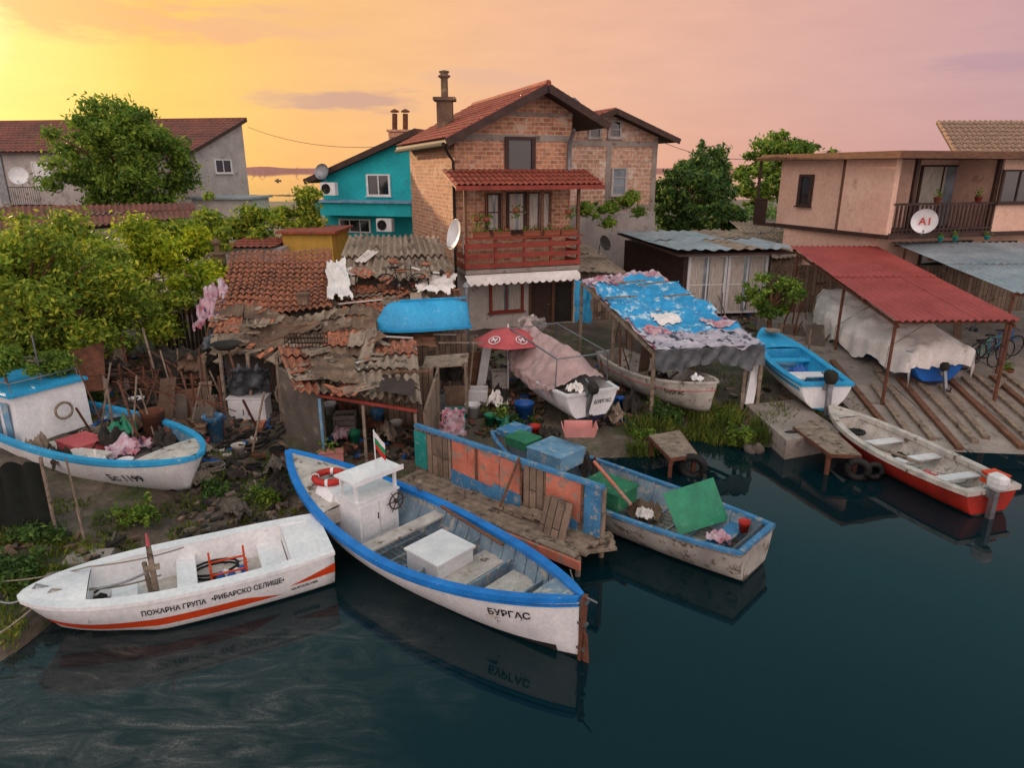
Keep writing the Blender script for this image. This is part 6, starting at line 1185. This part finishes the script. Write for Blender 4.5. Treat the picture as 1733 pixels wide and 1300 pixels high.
# background greenery along the coast
cs=[]
for i in range(70):
    x=-60+i*2.+R.uniform(-1,1); y=R.uniform(70,105); r=R.uniform(.8,1.7); cs.append((x,y,1.4,r*1.8,r*1.5,r*.7))
cs=[c_ for c_ in cs if not(-.42<c_[0]/c_[1]<-.25)]
o=leafcloud('coastal_scrub',cs,9000,.4,m['leafD']); tag(o,'low scrub along the distant coast behind the houses','scrub',kind='stuff')
def grassp(regs,label,name='grass'):
    vs=[];n=0
    for (x0,y0,x1,y1,cnt,h0,h1) in regs:
        for _ in range(cnt):
            px,py=R.uniform(x0,x1),R.uniform(y0,y1)
            p=P(px,py,.25); z=hgt(p.x,p.y)
            if z<-.12 or noise.noise(V((p.x*1.5,p.y*1.5,5)))<-.05: continue
            p.z=z; h_=R.uniform(h0,h1); an=R.uniform(0,2*PI); w_=V((math.cos(an),math.sin(an),0))*.009; ln=V((R.gauss(0,.3),R.gauss(0,.3),1))*h_
            vs+=[p-w_,p+w_,p+ln*.55+w_*.8,p+ln+V((R.gauss(0,.04),R.gauss(0,.04),0))]; n+=1
    t=MB(); t.add(vs,[(4*i,4*i+1,4*i+2,4*i+3) for i in range(n)]); return tag(t.build(name,m['grass'],norm=False),label,'grass',kind='stuff')
grassp([(0,870,260,1010,2600,.05,.17),(200,780,540,910,4500,.05,.16),(1060,700,1200,760,2600,.12,.4),(1180,700,1330,770,4500,.15,.5),(1380,690,1480,740,700,.08,.25),(800,700,950,740,900,.06,.2),(0,900,120,1100,1800,.06,.2),(1420,640,1500,700,600,.06,.2),(1080,640,1300,700,1200,.06,.22),(150,600,350,760,900,.06,.25)],'tufts of wild grass and reeds along the bank')
def bush(px,py,z,r,label,n=900,mt='leafG'):
    p=G(px,py); d=thing('shrub',label,'shrub',p); cs=[(p.x+R.gauss(0,r*.5),p.y+R.gauss(0,r*.4),p.z+r*.4+R.gauss(0,r*.25),r*.3,r*.3,r*.35) for _ in range(18)]
    leafcloud('foliage',cs,n,.05,m[mt],d); t=MB()
    for c_ in cs: t.tube([p,V(c_[:3])],.01,4)
    t.build('stem',m['wood'],d)
bush(1125,715,.5,.5,'leafy shrub at the waterline beside the plank platform',2400,'leafD'); bush(1225,715,.5,.4,'low weeds in front of the tarpaulin shelter',1500,'leafG'); bush(870,722,.5,.3,'small shrub in front of the blue barrel',900,'leafD'); bush(365,835,.3,.28,'weeds in front of the cabin boat bow',800,'leafD'); bush(1340,560,1.,.7,'shrub beside the red carport post',1800,'leafD'); bush(1085,745,.3,.3,'reed tuft left of the plank platform',1000,'leafG')
bush(30,985,.3,.45,'weedy shrub at the left bank edge',1500,'leafD'); bush(1250,745,.25,.35,'reedy weeds at the jetty foot',1300,'leafG'); bush(170,690,.3,.4,'weeds behind the cabin boat gunwale',1000,'leafD'); bush(60,915,.3,.4,'grassy shrub under the shade net screen',1200,'leafD'); bush(450,850,.3,.3,'weeds on the bank left of the blue rimmed boat',900,'leafG'); bush(230,880,.3,.3,'weeds at the foot of the cabin boat hull',900,'leafG')
ragsheet((P(0,948,.3),P(50,950,.3),P(45,935,.35),P(0,930,.35)),'teald','plastic_scrap','turquoise plastic scrap on the left bank','scrap',.08,.05,61,.02,12)
# ------------------------------------------------------------ distance
t=MB()
pts=[(-1900+60*i,4200,8+26*max(0,noise.noise(V((i*.21,2,0))))+10) for i in range(90)]
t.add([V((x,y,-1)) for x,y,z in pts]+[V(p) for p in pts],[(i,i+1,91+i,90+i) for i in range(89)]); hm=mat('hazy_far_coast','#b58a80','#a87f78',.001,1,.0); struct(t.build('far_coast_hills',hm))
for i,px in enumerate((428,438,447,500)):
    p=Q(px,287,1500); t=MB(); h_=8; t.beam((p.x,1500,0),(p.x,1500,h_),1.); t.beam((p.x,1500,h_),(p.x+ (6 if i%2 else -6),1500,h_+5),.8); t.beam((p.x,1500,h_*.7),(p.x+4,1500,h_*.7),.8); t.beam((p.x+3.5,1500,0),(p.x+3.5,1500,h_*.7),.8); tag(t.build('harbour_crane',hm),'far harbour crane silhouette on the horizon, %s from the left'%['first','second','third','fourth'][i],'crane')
p=P(470,306,0); t=MB(); t.prism([p+V((-1.8,0,0)),p+V((1.8,0,0)),p+V((2.2,0,.6)),p+V((-2.2,0,.5))],(0,1,0)); t.box(p+V((-.9,.2,.601)),p+V((.5,.8,1.3))); tag(t.build('small_ship',m['stone']),'tiny dark boat out on the open sea','ship')
t=MB()
for i in range(150): x=-82+i*.34; p=V((x,190+R.uniform(-2,2),R.uniform(-.3,.1))); s=R.uniform(.3,.6); t.obox(p,V((s,R.uniform(-.3,.3),0)),V((R.uniform(-.3,.3),s,0)),V((.2,0,s*.4)))
struct(t.build('breakwater',m['stone']))
# ------------------------------------------------------------ sky, sun, camera
az=math.radians(-40); el=math.radians(10); sun=V((math.sin(az)*math.cos(el),math.cos(az)*math.cos(el),math.sin(el)))
wd=bpy.data.worlds.new('World'); SC.world=wd; wd.use_nodes=True; nt=wd.node_tree; bg=nt.nodes['Background']
tc=nt.nodes.new('ShaderNodeTexCoord').outputs['Generated']
dt=nt.nodes.new('ShaderNodeVectorMath'); dt.operation='DOT_PRODUCT'; nt.links.new(tc,dt.inputs[0]); dt.inputs[1].default_value=sun
fac=mth(nt,'MULTIPLY_ADD',dt.outputs['Value'],.5,.5)
base=ramp(nt,fac,[(0,(.75,.62,.72,1)),(.45,(.54,.4,.47,1)),(.62,(.57,.34,.37,1)),(.76,(.74,.41,.34,1)),(.885,(.88,.48,.29,1)),(.955,(.94,.52,.19,1)),(.985,(.98,.6,.12,1)),(.997,(1.0,.78,.2,1)),(1,(1.0,.92,.5,1))])
sp_=nt.nodes.new('ShaderNodeSeparateXYZ'); nt.links.new(tc,sp_.inputs[0]); zz=sp_.outputs[2]; yy=sp_.outputs[1]
up=ramp(nt,zz,[(.22,(0,0,0,1)),(.48,(1,1,1,1))]); c=mixc(nt,up,base,(.22,.46,.5,1))
rear=mth(nt,'MULTIPLY_ADD',yy,-1.15,.4,True); rr_=ramp(nt,rear,[(0,(0,0,0,1)),(1,(1,1,1,1))]); c=mixc(nt,rr_,c,(1.75,1.42,1.35,1))
hz=ramp(nt,zz,[(0,(.98,.92,.88,1)),(.1,(1,1,1,1))]); c=mixc(nt,1,c,hz,'MULTIPLY')
mpn=nt.nodes.new('ShaderNodeMapping'); mpn.inputs['Scale'].default_value=(5,5,26); nt.links.new(tc,mpn.inputs[0]); cn_=noi(nt,mpn.outputs[0],1.8,7,.6)
soft=ramp(nt,cn_,[(.35,(.965,.96,.97,1)),(.7,(1.03,1.03,1.02,1))]); c=mixc(nt,1,c,soft,'MULTIPLY')
for (px,py,rad,kz,col,st_) in ((590,170,.125,4.5,(.6,.34,.26,1),.9),(470,165,.07,4,(.68,.39,.26,1),.65),(230,22,.24,5.5,(.87,.42,.16,1),.7),(420,35,.2,6,(.85,.45,.25,1),.55),(1690,110,.11,6,(.46,.28,.35,1),.5),(820,135,.12,5,(.72,.42,.32,1),.45)):
    d0=ray(px,py).normalized(); sb=nt.nodes.new('ShaderNodeVectorMath'); sb.operation='SUBTRACT'; nt.links.new(tc,sb.inputs[0]); sb.inputs[1].default_value=d0
    ml=nt.nodes.new('ShaderNodeVectorMath'); ml.operation='MULTIPLY'; nt.links.new(sb.outputs[0],ml.inputs[0]); ml.inputs[1].default_value=(1,1,kz)
    ln=nt.nodes.new('ShaderNodeVectorMath'); ln.operation='LENGTH'; nt.links.new(ml.outputs[0],ln.inputs[0])
    e=mth(nt,'SUBTRACT',1,mth(nt,'DIVIDE',ln.outputs['Value'],rad),None,True)
    k_=mth(nt,'MULTIPLY_ADD',cn_,4.0,-2.3); k_=mth(nt,'ADD',mth(nt,'MULTIPLY',e,1.3),k_); k_=mth(nt,'MULTIPLY',mth(nt,'MULTIPLY',mth(nt,'MULTIPLY',k_,1.5,None,True),st_),mth(nt,'MULTIPLY',e,3,None,True)); c=mixc(nt,k_,c,col)
sky=nt.nodes.new('ShaderNodeTexSky'); sky.sky_type='NISHITA'; sky.sun_disc=False; sky.sun_elevation=el; sky.sun_rotation=az
c=mixc(nt,.006,c,sky.outputs[0],'ADD')
nt.links.new(c,bg.inputs[0]); bg.inputs[1].default_value=1.0
sl=bpy.data.lights.new('sun','SUN'); sl.energy=5.0; sl.angle=math.radians(.8); sl.color=(1,.66,.36); so=bpy.data.objects.new('sun',sl); C.objects.link(so); so.rotation_euler=(-sun).to_track_quat('-Z','Y').to_euler()
cam=bpy.data.cameras.new('camera'); cam.sensor_width=36; cam.lens=36*FL/1733; cam.clip_end=9000; co=bpy.data.objects.new('camera',cam); C.objects.link(co); co.location=(0,0,H); co.rotation_euler=(PI/2-PT,0,0); SC.camera=co
SC.view_settings.view_transform='Standard'; SC.view_settings.look='None'; SC.view_settings.exposure=0
